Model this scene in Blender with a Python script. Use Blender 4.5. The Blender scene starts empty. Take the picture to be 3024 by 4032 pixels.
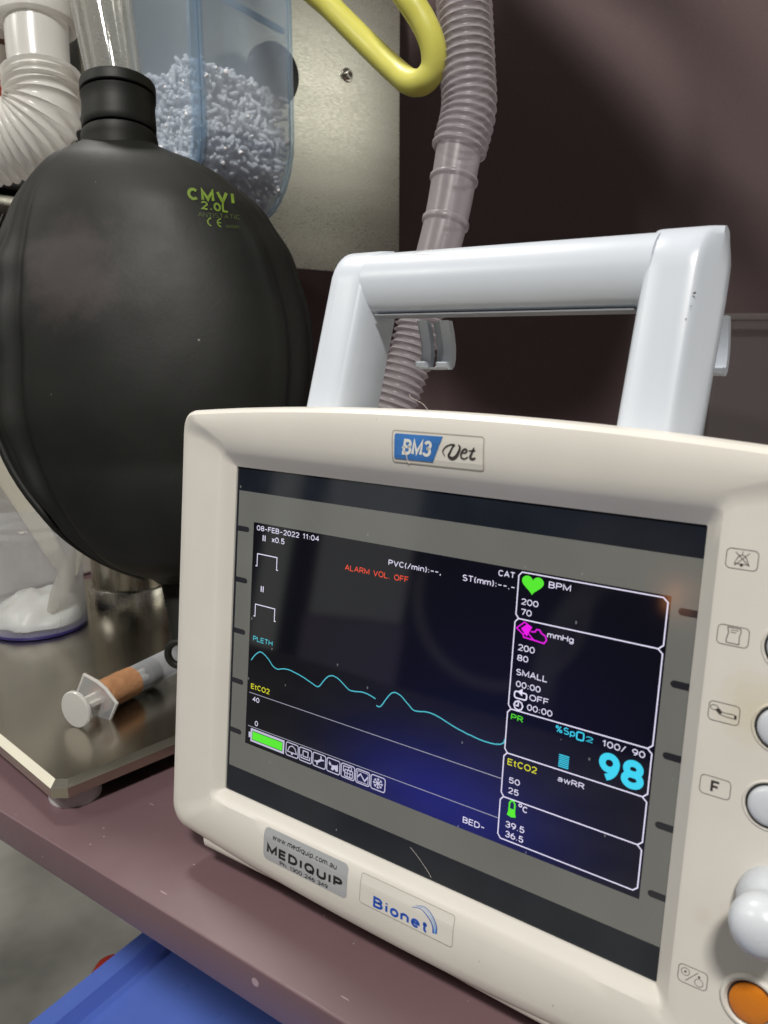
import bpy, bmesh, math, random
from mathutils import Vector, Matrix, noise
from mathutils.bvhtree import BVHTree
random.seed(7)
S = bpy.context.scene
COL = S.collection
R = math.radians

# ------------------------------------------------------------------ camera
cam = bpy.data.cameras.new('camera'); co = bpy.data.objects.new('camera', cam); COL.objects.link(co)
cam.sensor_fit = 'VERTICAL'; cam.sensor_height = 36.0
cam.lens = 36.0 * 3141.9 / 4032.0
cam.clip_start = 0.01; cam.clip_end = 60
co.location = (0.2192, -0.2118, 0.2080)
co.rotation_euler = (R(90 - 12.084), 0, R(35.4326))
cam.dof.use_dof = True; cam.dof.focus_distance = 0.335; cam.dof.aperture_fstop = 24.0
S.camera = co

# ------------------------------------------------------------------ world: the dim room around (a procedural stand-in for an HDRI)
W = bpy.data.worlds.new('World'); S.world = W; W.use_nodes = True
nt = W.node_tree; N = nt.nodes; L = nt.links
for n in list(N): N.remove(n)
def wn(t, **k):
    n = N.new(t)
    for a, v in k.items(): setattr(n, a, v)
    return n
def wmath(op, a, b=None, c=None):
    n = wn('ShaderNodeMath', operation=op)
    for i, v in enumerate((a, b, c)):
        if v is None: continue
        if isinstance(v, (int, float)): n.inputs[i].default_value = v
        else: L.new(v, n.inputs[i])
    return n.outputs[0]
out = wn('ShaderNodeOutputWorld'); bg = wn('ShaderNodeBackground'); L.new(bg.outputs[0], out.inputs[0])
tc = wn('ShaderNodeTexCoord'); sp = wn('ShaderNodeSeparateXYZ'); L.new(tc.outputs['Generated'], sp.inputs[0])
az = wmath('MULTIPLY', wmath('ARCTAN2', sp.outputs[1], sp.outputs[0]), 180 / math.pi)
el = wmath('MULTIPLY', wmath('ARCSINE', sp.outputs[2]), 180 / math.pi)
def wbox(v, a, b, soft):   # soft 0..1 window of v in [a,b]
    up = wn('ShaderNodeMapRange', interpolation_type='SMOOTHSTEP'); L.new(v, up.inputs[0])
    up.inputs[1].default_value = a - soft; up.inputs[2].default_value = a + soft
    dn = wn('ShaderNodeMapRange', interpolation_type='SMOOTHSTEP'); L.new(v, dn.inputs[0])
    dn.inputs[1].default_value = b - soft; dn.inputs[2].default_value = b + soft
    return wmath('SUBTRACT', up.outputs[0], dn.outputs[0])
nz = wn('ShaderNodeTexNoise'); L.new(tc.outputs['Generated'], nz.inputs[0]); nz.inputs['Scale'].default_value = 3.2; nz.inputs['Detail'].default_value = 3
base = wn('ShaderNodeValToRGB'); L.new(nz.outputs[0], base.inputs[0])
base.color_ramp.elements[0].position = .38; base.color_ramp.elements[0].color = (.10, .095, .09, 1)
base.color_ramp.elements[1].position = .66; base.color_ramp.elements[1].color = (.40, .39, .37, 1)
def wadd(prev, fac, col):
    m = wn('ShaderNodeMix', data_type='RGBA', blend_type='MIX')
    L.new(fac, m.inputs[0]); L.new(prev, m.inputs[6]); m.inputs[7].default_value = (*col, 1)
    return m.outputs[2]
c = base.outputs[0]
# ceiling above is pale, shapes in front are added for the glass to mirror
c = wadd(c, wbox(el, 25, 120, 8), (.62, .62, .60))
c = wadd(c, wmath('MULTIPLY', wbox(az, 24, 50, 9), wbox(el, 3, 14, 5)), (15, 14.6, 12.8))  # bright patch added for the steel sheet to mirror
c = wadd(c, wmath('MULTIPLY', wbox(az, -178, -152, 4), wbox(el, 12, 34, 3)), (13, 13, 12))  # bright patch added to glint on the plate rim and bag
front = wbox(az, -136, -96, 2.5)
c = wadd(c, wmath('MULTIPLY', front, wbox(el, -40, 14, 3)), (.05, .06, .11))
azs = wmath('ADD', az, wmath('MULTIPLY', el, -.05))
c = wadd(c, wmath('MULTIPLY', wbox(azs, -132.6, -130.6, .35), wbox(el, -14.5, 12, 1.5)), (3.6, 3.7, 3.3))
c = wadd(c, wmath('MULTIPLY', wbox(azs, -128.6, -121.9, .35), wbox(el, -10.2, 12, .4)), (3.0, 3.05, 2.9))
c = wadd(c, wmath('MULTIPLY', wbox(azs, -128.9, -121.6, .35), wbox(el, -15.8, -10.2, .5)), (1.5, 1.3, 1.6))
def wring(ca, ce, r0, r1, soft):
    da = wmath('ADD', az, -ca); de = wmath('ADD', el, -ce)
    return wbox(wmath('SQRT', wmath('ADD', wmath('MULTIPLY', da, da), wmath('MULTIPLY', de, de))), r0, r1, soft)
c = wadd(c, wmath('MULTIPLY', wmath('MULTIPLY', wring(-115.5, -7.5, 5.6, 6.3, .3), wbox(el, -15.5, -6, 1.5)), .8), (1.5, 1.4, 1.35))
c = wadd(c, wmath('MULTIPLY', wmath('MULTIPLY', wring(-101.5, -12.5, 9.6, 11.2, .5), wbox(el, -14, -5.5, 1.5)), wbox(az, -120, -106, 1)), (1.25, 1.2, 1.2))
c = wadd(c, wmath('MULTIPLY', wbox(az, -111, -103, 2), wbox(el, -5.2, -1.0, 1.2)), (.9, .75, .65))
c = wadd(c, wmath('MULTIPLY', wbox(az, -104.6, -103.0, .5), wbox(el, -6.4, -4.6, .7)), (34, 13, 5))
L.new(c, bg.inputs[0]); bg.inputs[1].default_value = .135

# ------------------------------------------------------------------ lamps: ceiling panels of the room
def area(name, loc, target, sx, sy, power, col):
    l = bpy.data.lights.new(name, 'AREA'); l.shape = 'RECTANGLE'; l.size = sx; l.size_y = sy; l.energy = power; l.color = col
    o = bpy.data.objects.new(name, l); COL.objects.link(o); o.location = loc
    o.rotation_euler = (Vector(target) - Vector(loc)).to_track_quat('-Z', 'Y').to_euler()
    return o
area('ceiling_panel_lamp', (0.80, -1.40, 2.10), (-.02, .1, .12),   .34, .20, 67, (1.0, .975, .925))
area('ceiling_panel_lamp', (-0.75, 0.30, 1.60), (-.05, .05, .1), .26, .16, 17, (1.0, .975, .92))
area('ceiling_panel_lamp', (-1.25, -1.30, 1.55), (-.12, .1, .1), .60, .25, 11, (1.0, .975, .92))
S.view_settings.view_transform = 'Standard'; S.view_settings.look = 'None'
S.view_settings.gamma = 1; S.view_settings.exposure = 0; S.view_settings.use_curve_mapping = False
S.render.engine = 'CYCLES'
S.cycles.max_bounces = 10; S.cycles.transparent_max_bounces = 24; S.cycles.transmission_bounces = 8
S.cycles.caustics_reflective = False; S.cycles.caustics_refractive = False
S.cycles.use_denoising = True

# ------------------------------------------------------------------ materials
MATS = {}
def newmat(name):
    m = bpy.data.materials.new(name); m.use_nodes = True; MATS[name] = m
    t = m.node_tree; p = t.nodes['Principled BSDF']
    return m, t, p
def setp(p, **k):
    for a, v in k.items():
        i = p.inputs[a.replace('_', ' ')]
        i.default_value = (*v, 1) if isinstance(v, tuple) and len(v) == 3 and i.type == 'RGBA' else v
def node(t, kind, **k):
    n = t.nodes.new(kind)
    for a, v in k.items(): setattr(n, a, v)
    return n
def coords(t, scale=(1, 1, 1), rot=(0, 0, 0)):
    c = node(t, 'ShaderNodeTexCoord'); mp = node(t, 'ShaderNodeMapping')
    mp.inputs['Scale'].default_value = scale; mp.inputs['Rotation'].default_value = rot
    t.links.new(c.outputs['Object'], mp.inputs[0]); return mp.outputs[0]
def ramp(t, src, stops):
    r = node(t, 'ShaderNodeValToRGB'); e = r.color_ramp.elements
    while len(e) < len(stops): e.new(.5)
    for x, (pos, c) in zip(e, stops): x.position = pos; x.color = (*c, 1) if not isinstance(c, (int, float)) else (c, c, c, 1)
    t.links.new(src, r.inputs[0]); return r.outputs[0]
def noisetex(t, vec, scale, detail=4, rough=.55):
    n = node(t, 'ShaderNodeTexNoise'); t.links.new(vec, n.inputs[0])
    n.inputs['Scale'].default_value = scale; n.inputs['Detail'].default_value = detail; n.inputs['Roughness'].default_value = rough
    return n.outputs[0]
def mixcol(t, fac, a, b, blend='MIX'):
    m = node(t, 'ShaderNodeMix', data_type='RGBA', blend_type=blend)
    for i, v in ((0, fac), (6, a), (7, b)):
        if isinstance(v, tuple): m.inputs[i].default_value = (*v, 1)
        elif isinstance(v, (int, float)): m.inputs[i].default_value = v
        else: t.links.new(v, m.inputs[i])
    return m.outputs[2]
def bump(t, p, src, dist, strength=.5):
    b = node(t, 'ShaderNodeBump'); b.inputs['Distance'].default_value = dist; b.inputs['Strength'].default_value = strength
    t.links.new(src, b.inputs['Height']); t.links.new(b.outputs[0], p.inputs['Normal'])
def surf(name, col, rough=.45, var=.06, scale=60, bumpd=0, bscale=900, rvar=.06, **k):
    m, t, p = newmat(name); v = coords(t)
    n = noisetex(t, v, scale)
    lo = tuple(c * (1 - var) for c in col); hi = tuple(min(1, c * (1 + var)) for c in col)
    t.links.new(ramp(t, n, [(.3, lo), (.7, hi)]), p.inputs['Base Color'])
    t.links.new(ramp(t, noisetex(t, v, scale * 2.3), [(.3, max(0, rough - rvar)), (.7, rough + rvar)]), p.inputs['Roughness'])
    if bumpd: bump(t, p, noisetex(t, v, bscale, 2), bumpd)
    setp(p, **k); return m
def specks(t, v, scale, size, lo=.0):   # scattered dots: voronoi cells thinned by their random colour
    vo = node(t, 'ShaderNodeTexVoronoi'); t.links.new(v, vo.inputs[0]); vo.inputs['Scale'].default_value = scale
    d = node(t, 'ShaderNodeMath', operation='LESS_THAN'); t.links.new(vo.outputs['Distance'], d.inputs[0]); d.inputs[1].default_value = size
    s = node(t, 'ShaderNodeSeparateColor'); t.links.new(vo.outputs['Color'], s.inputs[0])
    g = node(t, 'ShaderNodeMath', operation='GREATER_THAN'); t.links.new(s.outputs[0], g.inputs[0]); g.inputs[1].default_value = lo
    q = node(t, 'ShaderNodeMath', operation='MULTIPLY'); t.links.new(d.outputs[0], q.inputs[0]); t.links.new(g.outputs[0], q.inputs[1])
    return q.outputs[0]

cream = surf('cream_plastic', (.64, .61, .555), .36, .035, 25, .00006, 1600)
handle_white = surf('pale_grey_plastic', (.525, .56, .615), .33, .02, 20, .00002, 900, .03)
key_grey = surf('key_grey_plastic', (.55, .575, .61), .30, .02, 60)
orange = surf('orange_plastic', (.56, .17, .012), .28, .05, 150)
gap_black = surf('gap_shade', (.02, .02, .022), .6, .1)  # black discs of this stand in for shade round the keys and dial
ink = surf('dark_ink', (.045, .038, .035), .5, .15, 300)
ink_black = surf('black_ink', (.012, .012, .012), .4, .1, 300)
ink_blue = surf('blue_ink', (.012, .075, .42), .4, .05, 300)
ink_sky = surf('light_blue_ink', (.12, .40, .72), .4, .05, 300)
badge_blue = surf('badge_blue', (.045, .17, .46), .35, .12, 90)
badge_face = surf('badge_face', (.64, .61, .55), .33, .02, 60)
white_ink = surf('white_ink', (.70, .69, .64), .4, .04, 200)
sticker = surf('silver_sticker', (.44, .45, .46), .33, .05, 40, Metallic=.25)
glass_border = surf('glass_border', (.012, .015, .022), .06, .2, 40, rvar=.02, IOR=1.62)
mask_grey = surf('grey_mask', (.158, .160, .150), .10, .05, 30, rvar=.03, IOR=1.6)
slot_dark = surf('slot_dark', (.022, .022, .028), .08, .1, 60, rvar=.02, IOR=1.6)

def dusty(m, scale, size, lo, col):
    t = m.node_tree; p = t.nodes['Principled BSDF']; v = coords(t)
    src = p.inputs['Base Color'].links[0].from_socket if p.inputs['Base Color'].links else tuple(p.inputs['Base Color'].default_value)[:3]
    v3 = coords(t, (1, 1, .55), (.2, .5, .3))
    t.links.new(mixcol(t, specks(t, v3, scale, size, lo), src, col), p.inputs['Base Color'])
for m_ in (glass_border, mask_grey): dusty(m_, 330, .10, .90, (.22, .22, .22))
dusty(cream, 300, .055, .955, (.30, .22, .14)); dusty(handle_white, 200, .05, .975, (.2, .19, .18)); dusty(key_grey, 240, .06, .95, (.40, .36, .30))
def stain(m, centre, r0, r1, col, amount):
    t = m.node_tree; p = t.nodes['Principled BSDF']; v = coords(t); src = p.inputs['Base Color'].links[0].from_socket
    d = node(t, 'ShaderNodeVectorMath', operation='DISTANCE'); t.links.new(v, d.inputs[0]); d.inputs[1].default_value = centre
    w_ = node(t, 'ShaderNodeMath', operation='MULTIPLY_ADD'); t.links.new(noisetex(t, v, 150, 4, .7), w_.inputs[0]); w_.inputs[1].default_value = r0; t.links.new(d.outputs['Value'], w_.inputs[2])
    t.links.new(mixcol(t, ramp(t, w_.outputs[0], [(r0, amount), (r1, 0.0)]), src, col), p.inputs['Base Color'])
stain(cream, (.1010, -.044, .118), .006, .016, (.52, .44, .27), .55); stain(cream, (.0935, -.05, .060), .003, .008, (.42, .30, .17), .5); stain(cream, (.100, -.05, .063), .002, .006, (.42, .30, .17), .5)
def emit(name, col, s, rough=.1):
    m, t, p = newmat(name); setp(p, Base_Color=(.006, .006, .008), Roughness=rough, Emission_Color=col, Emission_Strength=s, IOR=1.62); return m
lcd, t, p = newmat('lcd_panel'); v = coords(t)
setp(p, Base_Color=(.004, .004, .006), Roughness=.045, IOR=1.62)
# backlight bleed of a TN panel: bluer and stronger towards the lower middle
sx = node(t, 'ShaderNodeSeparateXYZ'); t.links.new(v, sx.inputs[0])
def bleed(cx, cz, rx, rz):
    a = node(t, 'ShaderNodeMath', operation='MULTIPLY_ADD'); t.links.new(sx.outputs[0], a.inputs[0]); a.inputs[1].default_value = 1 / rx; a.inputs[2].default_value = -cx / rx
    b = node(t, 'ShaderNodeMath', operation='MULTIPLY_ADD'); t.links.new(sx.outputs[2], b.inputs[0]); b.inputs[1].default_value = 1 / rz; b.inputs[2].default_value = -cz / rz
    a2 = node(t, 'ShaderNodeMath', operation='MULTIPLY'); t.links.new(a.outputs[0], a2.inputs[0]); t.links.new(a.outputs[0], a2.inputs[1])
    s = node(t, 'ShaderNodeMath', operation='MULTIPLY_ADD'); t.links.new(b.outputs[0], s.inputs[0]); t.links.new(b.outputs[0], s.inputs[1]); t.links.new(a2.outputs[0], s.inputs[2])
    e = node(t, 'ShaderNodeMath', operation='POWER'); e.inputs[0].default_value = 2.718
    ng = node(t, 'ShaderNodeMath', operation='MULTIPLY'); t.links.new(s.outputs[0], ng.inputs[0]); ng.inputs[1].default_value = -1
    t.links.new(ng.outputs[0], e.inputs[1]); return e.outputs[0]
f1 = bleed(.010, .061, .034, .017); f2 = bleed(.030, .080, .050, .045)
c1 = mixcol(t, f2, (.0012, .0012, .0022), (.003, .003, .017)); c2 = mixcol(t, f1, c1, (.006, .009, .14))
t.links.new(c2, p.inputs['Emission Color']); p.inputs['Emission Strength'].default_value = 1.0
dusty(lcd, 300, .09, .88, (.16, .16, .17))
e_white = emit('lit_white', (.80, .76, .95), 1.05)
e_cyan = emit('lit_cyan', (.05, .68, .92), .95)
e_trace = emit('lit_trace', (.10, .66, .80), .8)
e_green = emit('lit_green', (.10, .85, .03), .95)
e_yellow = emit('lit_yellow', (.80, .78, .03), .95)
e_red = emit('lit_red', (1.0, .09, .035), .95)
e_magenta = emit('lit_magenta', (.88, .01, .85), .95)
e_grey = emit('lit_grey', (.62, .60, .78), .85)
e_line = emit('lit_line', (.55, .55, .68), .7)

def rubber():
    m, t, p = newmat('black_rubber'); v = coords(t)
    n = noisetex(t, v, 14, 6, .65)
    col = ramp(t, n, [(.35, (.0060, .0064, .0054)), (.75, (.0115, .012, .010))])
    # chalky handling mark and dust specks
    v2 = coords(t, (1, 1, 1))
    st = node(t, 'ShaderNodeVectorMath', operation='DISTANCE'); t.links.new(v2, st.inputs[0]); st.inputs[1].default_value = (-.003, -.0403, .2087)
    wob = node(t, 'ShaderNodeMath', operation='MULTIPLY_ADD'); t.links.new(noisetex(t, v2, 45, 5, .7), wob.inputs[0]); wob.inputs[1].default_value = .045; t.links.new(st.outputs['Value'], wob.inputs[2])
    patch = ramp(t, wob.outputs[0], [(.036, 1.0), (.056, 0.0)])
    col = mixcol(t, patch, col, (.040, .031, .030))
    dust = specks(t, v, 70, .045, .80)
    col = mixcol(t, dust, col, (.16, .15, .13))
    t.links.new(col, p.inputs['Base Color'])
    t.links.new(ramp(t, noisetex(t, v, 30, 5), [(.3, .50), (.7, .57)]), p.inputs['Roughness'])
    bump(t, p, noisetex(t, v, 320, 4, .7), .0003, .22)
    setp(p, IOR=1.36); return m
black_rubber = rubber()
black_plastic = surf('black_plastic', (.018, .018, .018), .38, .15, 60)
green_print = surf('green_print', (.12, .19, .016), .5, .2, 400)
green_faint = surf('faint_green_print', (.05, .08, .014), .5, .3, 400)

def brushed(name, col, rough, direction, amp=.12, fine=420, streak=40, bmp=.18):
    m, t, p = newmat(name)
    sc = (1, 1, 1); 
    sc = tuple(.02 if i == direction else 1 for i in range(3))
    v = coords(t, sc)
    n = noisetex(t, v, fine, 3, .6); big = noisetex(t, v, streak, 3, .6)
    t.links.new(ramp(t, n, [(.3, max(.02, rough - amp)), (.7, rough + amp)]), p.inputs['Roughness'])
    t.links.new(mixcol(t, big, tuple(c * .62 for c in col), col), p.inputs['Base Color'])  # colour streaks stand in for bright and dark reflections along the brushing
    
    if bmp: bump(t, p, n, .00004, bmp)
    setp(p, Metallic=1.0); return m
steel_wall = brushed('brushed_steel_panel', (.78, .77, .69), .30, 1, .06, 1300, 26, 0)
steel_base = brushed('steel_base', (.66, .61, .51), .23, 1, .015, 1800, 12, 0)
steel_cyl = brushed('steel_column', (.52, .48, .41), .24, 2, .08)
steel = surf('bright_steel', (.6, .58, .52), .25, .05, 90, Metallic=1.0)
foot_white = surf('foot_rubber', (.62, .63, .62), .5)

def painted(name, col, rough, speck_amt=True, scratch=True):
    m, t, p = newmat(name); v = coords(t)
    n = noisetex(t, v, 9, 5, .6)
    c = ramp(t, n, [(.3, tuple(x * .92 for x in col)), (.7, tuple(x * 1.06 for x in col))])
    if speck_amt:
        c = mixcol(t, specks(t, v, 170, .075, .84), c, (.36, .29, .30))
        c = mixcol(t, specks(t, v, 75, .032, .72), c, (.46, .40, .40))
    if scratch:
        v2 = coords(t, (30, 260, 30), (0, 0, R(-28)))
        vo = specks(t, v2, 1.6, .10, .84)
        c = mixcol(t, vo, c, (.34, .25, .26))
    t.links.new(c, p.inputs['Base Color'])
    t.links.new(ramp(t, noisetex(t, v, 40, 5), [(.3, rough - .07), (.7, rough + .07)]), p.inputs['Roughness'])
    bump(t, p, noisetex(t, v, 700, 3, .6), .00012, .25); return m
plum = painted('plum_enamel', (.140, .083, .091), .38)
plum_edge = painted('plum_edge_enamel', (.140, .083, .091), .40, False, False)
wall_m = surf('plum_wall_paint', (.178, .124, .124), .6, .10, 500, .0003, 420)
floor_m = surf('vinyl_floor', (.33, .32, .285), .42, .42, 3.2)  # strong mottling stands in for blotches of shadow on the vinyl
tray_blue = surf('blue_tray_plastic', (.105, .18, .60), .32, .05, 20, .0001, 400)
beige = surf('beige_enamel', (.56, .53, .45), .45, .04, 20)
grey_dark = surf('charcoal_housing', (.035, .036, .034), .45, .2, 30)
grey_warm = surf('warm_grey_casting', (.20, .175, .145), .45, .25, 18, Metallic=.3)
red_m = surf('red_plastic', (.26, .025, .015), .4, .1, 40)
caster_m = surf('caster_rubber', (.012, .012, .012), .5)
tape_m = surf('brown_tape', (.42, .205, .095), .75, .16, 180, .0006, 700)
cream_goo = surf('white_cream', (.92, .88, .80), .35, .03, 60, .002, 60, Subsurface_Weight=.15)
paddle = None
purple_m = surf('purple_lid', (.045, .035, .17), .35, .1, 60)
lint_m = surf('lint', (.55, .5, .46), .8)
pellet_m = surf('lime_pellet', (.90, .87, .91), .75, .14, 130, .0004, 900)

def clear(name, tint, gloss_rough=.06, body=.0, bodycol=(.8, .8, .8), edge=.5, spec=1.0):
    """thin clear plastic: tinted see-through, a little milky body, fresnel gloss"""
    m = bpy.data.materials.new(name); m.use_nodes = True; t = m.node_tree
    for n in list(t.nodes): t.nodes.remove(n)
    o = node(t, 'ShaderNodeOutputMaterial')
    tr = node(t, 'ShaderNodeBsdfTransparent'); tr.inputs[0].default_value = (*tint, 1)
    di = node(t, 'ShaderNodeBsdfDiffuse'); di.inputs[0].default_value = (*bodycol, 1)
    tl = node(t, 'ShaderNodeBsdfTranslucent'); tl.inputs[0].default_value = (*bodycol, 1)
    dd = node(t, 'ShaderNodeMixShader'); dd.inputs[0].default_value = .4; t.links.new(di.outputs[0], dd.inputs[1]); t.links.new(tl.outputs[0], dd.inputs[2])
    lw = node(t, 'ShaderNodeLayerWeight'); lw.inputs[0].default_value = .35
    ma = node(t, 'ShaderNodeMath', operation='MULTIPLY_ADD'); t.links.new(lw.outputs['Facing'], ma.inputs[0]); ma.inputs[1].default_value = edge; ma.inputs[2].default_value = body
    ma.use_clamp = True
    m1 = node(t, 'ShaderNodeMixShader'); t.links.new(ma.outputs[0], m1.inputs[0]); t.links.new(tr.outputs[0], m1.inputs[1]); t.links.new(dd.outputs[0], m1.inputs[2])
    gl = node(t, 'ShaderNodeBsdfGlossy'); gl.inputs['Roughness'].default_value = gloss_rough
    fr = node(t, 'ShaderNodeMath', operation='POWER'); t.links.new(lw.outputs['Facing'], fr.inputs[0]); fr.inputs[1].default_value = 3.5
    fm = node(t, 'ShaderNodeMath', operation='MULTIPLY_ADD'); t.links.new(fr.outputs[0], fm.inputs[0]); fm.inputs[1].default_value = .45 * spec; fm.inputs[2].default_value = .045 * spec
    m2 = node(t, 'ShaderNodeMixShader'); t.links.new(fm.outputs[0], m2.inputs[0]); t.links.new(m1.outputs[0], m2.inputs[1]); t.links.new(gl.outputs[0], m2.inputs[2])
    t.links.new(m2.outputs[0], o.inputs[0]); return m
blue_clear = clear('blue_clear_plastic', (.92, .96, .99), .07, .37, (.62, .73, .86), .12)
blue_edge = clear('blue_edge_plastic', (.74, .86, .96), .08, .30, (.56, .68, .80), .25)
tube_clear = clear('clear_tube_plastic', (.95, .95, .94), .05, .05, (.80, .79, .76), .40)
hose_milky = clear('milky_hose_plastic', (.9, .88, .85), .24, .80, (.90, .885, .85), .16)
paddle = clear('spatula_plastic', (.92, .90, .86), .25, .58, (.80, .77, .68), .25)
hose_lilac = clear('lilac_hose_plastic', (.92, .88, .92), .30, .38, (.62, .58, .60), .32, .6)
cup_clear = clear('cup_plastic', (.93, .94, .97), .10, .24, (.80, .80, .80), .62)
syr_clear = clear('syringe_plastic', (.95, .96, .97), .08, .34, (.80, .82, .85), .40)
syr_white = clear('plunger_plastic', (.95, .95, .95), .15, .72, (.90, .88, .84), .2)
tub_clear = clear('tub_plastic', (.88, .87, .88), .12, .22, (.40, .37, .37), .30)
def yellow():
    m, t, p = newmat('yellow_tube_rubber'); v = coords(t)
    t.links.new(ramp(t, noisetex(t, v, 20), [(.3, (.60, .57, .11)), (.7, (.68, .65, .15))]), p.inputs['Base Color'])
    setp(p, Roughness=.38, Subsurface_Weight=.35, Subsurface_Radius=(.006, .005, .001), Subsurface_Scale=1.0); return m
yellow_m = yellow()

# ------------------------------------------------------------------ mesh helpers
def obj(name, verts, faces, mat, parent=None, smooth=True, sharp=38, loc=None):
    me = bpy.data.meshes.new(name)
    off = Vector(loc) if loc is not None else (Vector(parent_loc(parent)) if parent else Vector((0, 0, 0)))
    me.from_pydata([tuple(Vector(v) - off) for v in verts], [], faces)
    bm = bmesh.new(); bm.from_mesh(me)
    bmesh.ops.recalc_face_normals(bm, faces=bm.faces)
    for f in bm.faces: f.smooth = smooth
    if smooth:
        for e in bm.edges:
            if len(e.link_faces) == 2 and e.calc_face_angle(0) > R(sharp): e.smooth = False
    bm.to_mesh(me); bm.free()
    me.materials.append(mat)
    o = bpy.data.objects.new(name, me); COL.objects.link(o)
    if parent: o.parent = parent
    else: o.location = off
    return o
def parent_loc(p):
    l = Vector((0, 0, 0))
    while p: l += Vector(p.location); p = p.parent
    return l
def thing(name, label, cat, loc, group=None):
    o = bpy.data.objects.new(name, None); COL.objects.link(o); o.location = loc; o.empty_display_size = .02
    return tag(o, label, cat, group)
def tag(o, label, cat, group=None):
    o['label'] = label; o['category'] = cat
    if group: o['group'] = group
    return o
def struct(o): o['kind'] = 'structure'; return o

class MB:
    def __init__(s): s.v = []; s.f = []
    def add(s, v, f):
        n = len(s.v); s.v += [Vector(x) for x in v]; s.f += [tuple(i + n for i in q) for q in f]; return s
    def loft(s, rings, closed=True, cap0=False, cap1=False):
        n = len(rings[0]); v = [p for r in rings for p in r]; f = []
        for i in range(len(rings) - 1):
            for j in range(n if closed else n - 1):
                k = (j + 1) % n
                f.append((i * n + j, i * n + k, (i + 1) * n + k, (i + 1) * n + j))
        if cap0: f.append(tuple(range(n))[::-1])
        if cap1: f.append(tuple((len(rings) - 1) * n + j for j in range(n)))
        return s.add(v, f)
    def box(s, lo, hi, M=None):
        v = [Vector((x, y, z)) for z in (lo[2], hi[2]) for y in (lo[1], hi[1]) for x in (lo[0], hi[0])]
        if M: v = [M @ p for p in v]
        return s.add(v, [(0, 2, 3, 1), (4, 5, 7, 6), (0, 1, 5, 4), (2, 6, 7, 3), (0, 4, 6, 2), (1, 3, 7, 5)])
    def lathe(s, prof, M=None, n=40, cap0=True, cap1=True):
        rings = [[Vector((r * math.cos(2 * math.pi * j / n), r * math.sin(2 * math.pi * j / n), z)) for j in range(n)] for r, z in prof]
        if M: rings = [[M @ p for p in r] for r in rings]
        return s.loft(rings, True, cap0, cap1)
    def tube(s, pts, rad, n=16, cap=True):
        pts = [Vector(p) for p in pts]; rings = []; up = None
        for i, p in enumerate(pts):
            d = (pts[min(i + 1, len(pts) - 1)] - pts[max(i - 1, 0)]).normalized()
            if up is None: up = d.orthogonal().normalized()
            up = (up - d * up.dot(d)).normalized(); w = d.cross(up)
            r = rad(i) if callable(rad) else rad
            rings.append([p + (up * math.cos(2 * math.pi * j / n) + w * math.sin(2 * math.pi * j / n)) * r for j in range(n)])
        return s.loft(rings, True, cap, cap)
    def build(s, name, mat, parent=None, **k): return obj(name, s.v, s.f, mat, parent, **k)
def spline(pts, m=12):
    pts = [Vector(p) for p in pts]; out = []
    P = [pts[0] * 2 - pts[1]] + pts + [pts[-1] * 2 - pts[-2]]
    for i in range(1, len(P) - 2):
        a, b, c, d = P[i - 1:i + 3]
        for k in range(m):
            t = k / m
            out.append(.5 * ((2 * b) + (c - a) * t + (2 * a - 5 * b + 4 * c - d) * t * t + (3 * b - a - 3 * c + d) * t ** 3))
    out.append(pts[-1]); return out
def axes(z, loc, xhint=(1, 0, 0)):
    z = Vector(z).normalized(); x = Vector(xhint); x = (x - z * x.dot(z)).normalized(); y = z.cross(x)
    M = Matrix((x, y, z)).transposed().to_4x4(); M.translation = Vector(loc); return M
def bevel_box(lo, hi, r, M=None, seg=3):
    bm = bmesh.new(); bmesh.ops.create_cube(bm, size=1)
    for v in bm.verts: v.co = Vector([lo[i] + (v.co[i] + .5) * (hi[i] - lo[i]) for i in range(3)])
    bmesh.ops.bevel(bm, geom=bm.edges[:], offset=r, segments=seg, profile=.5, affect='EDGES')
    v = [(M @ x.co if M else x.co.copy()) for x in bm.verts]; f = [tuple(q.index for q in p.verts) for p in bm.faces]
    bm.free(); return v, f

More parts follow.
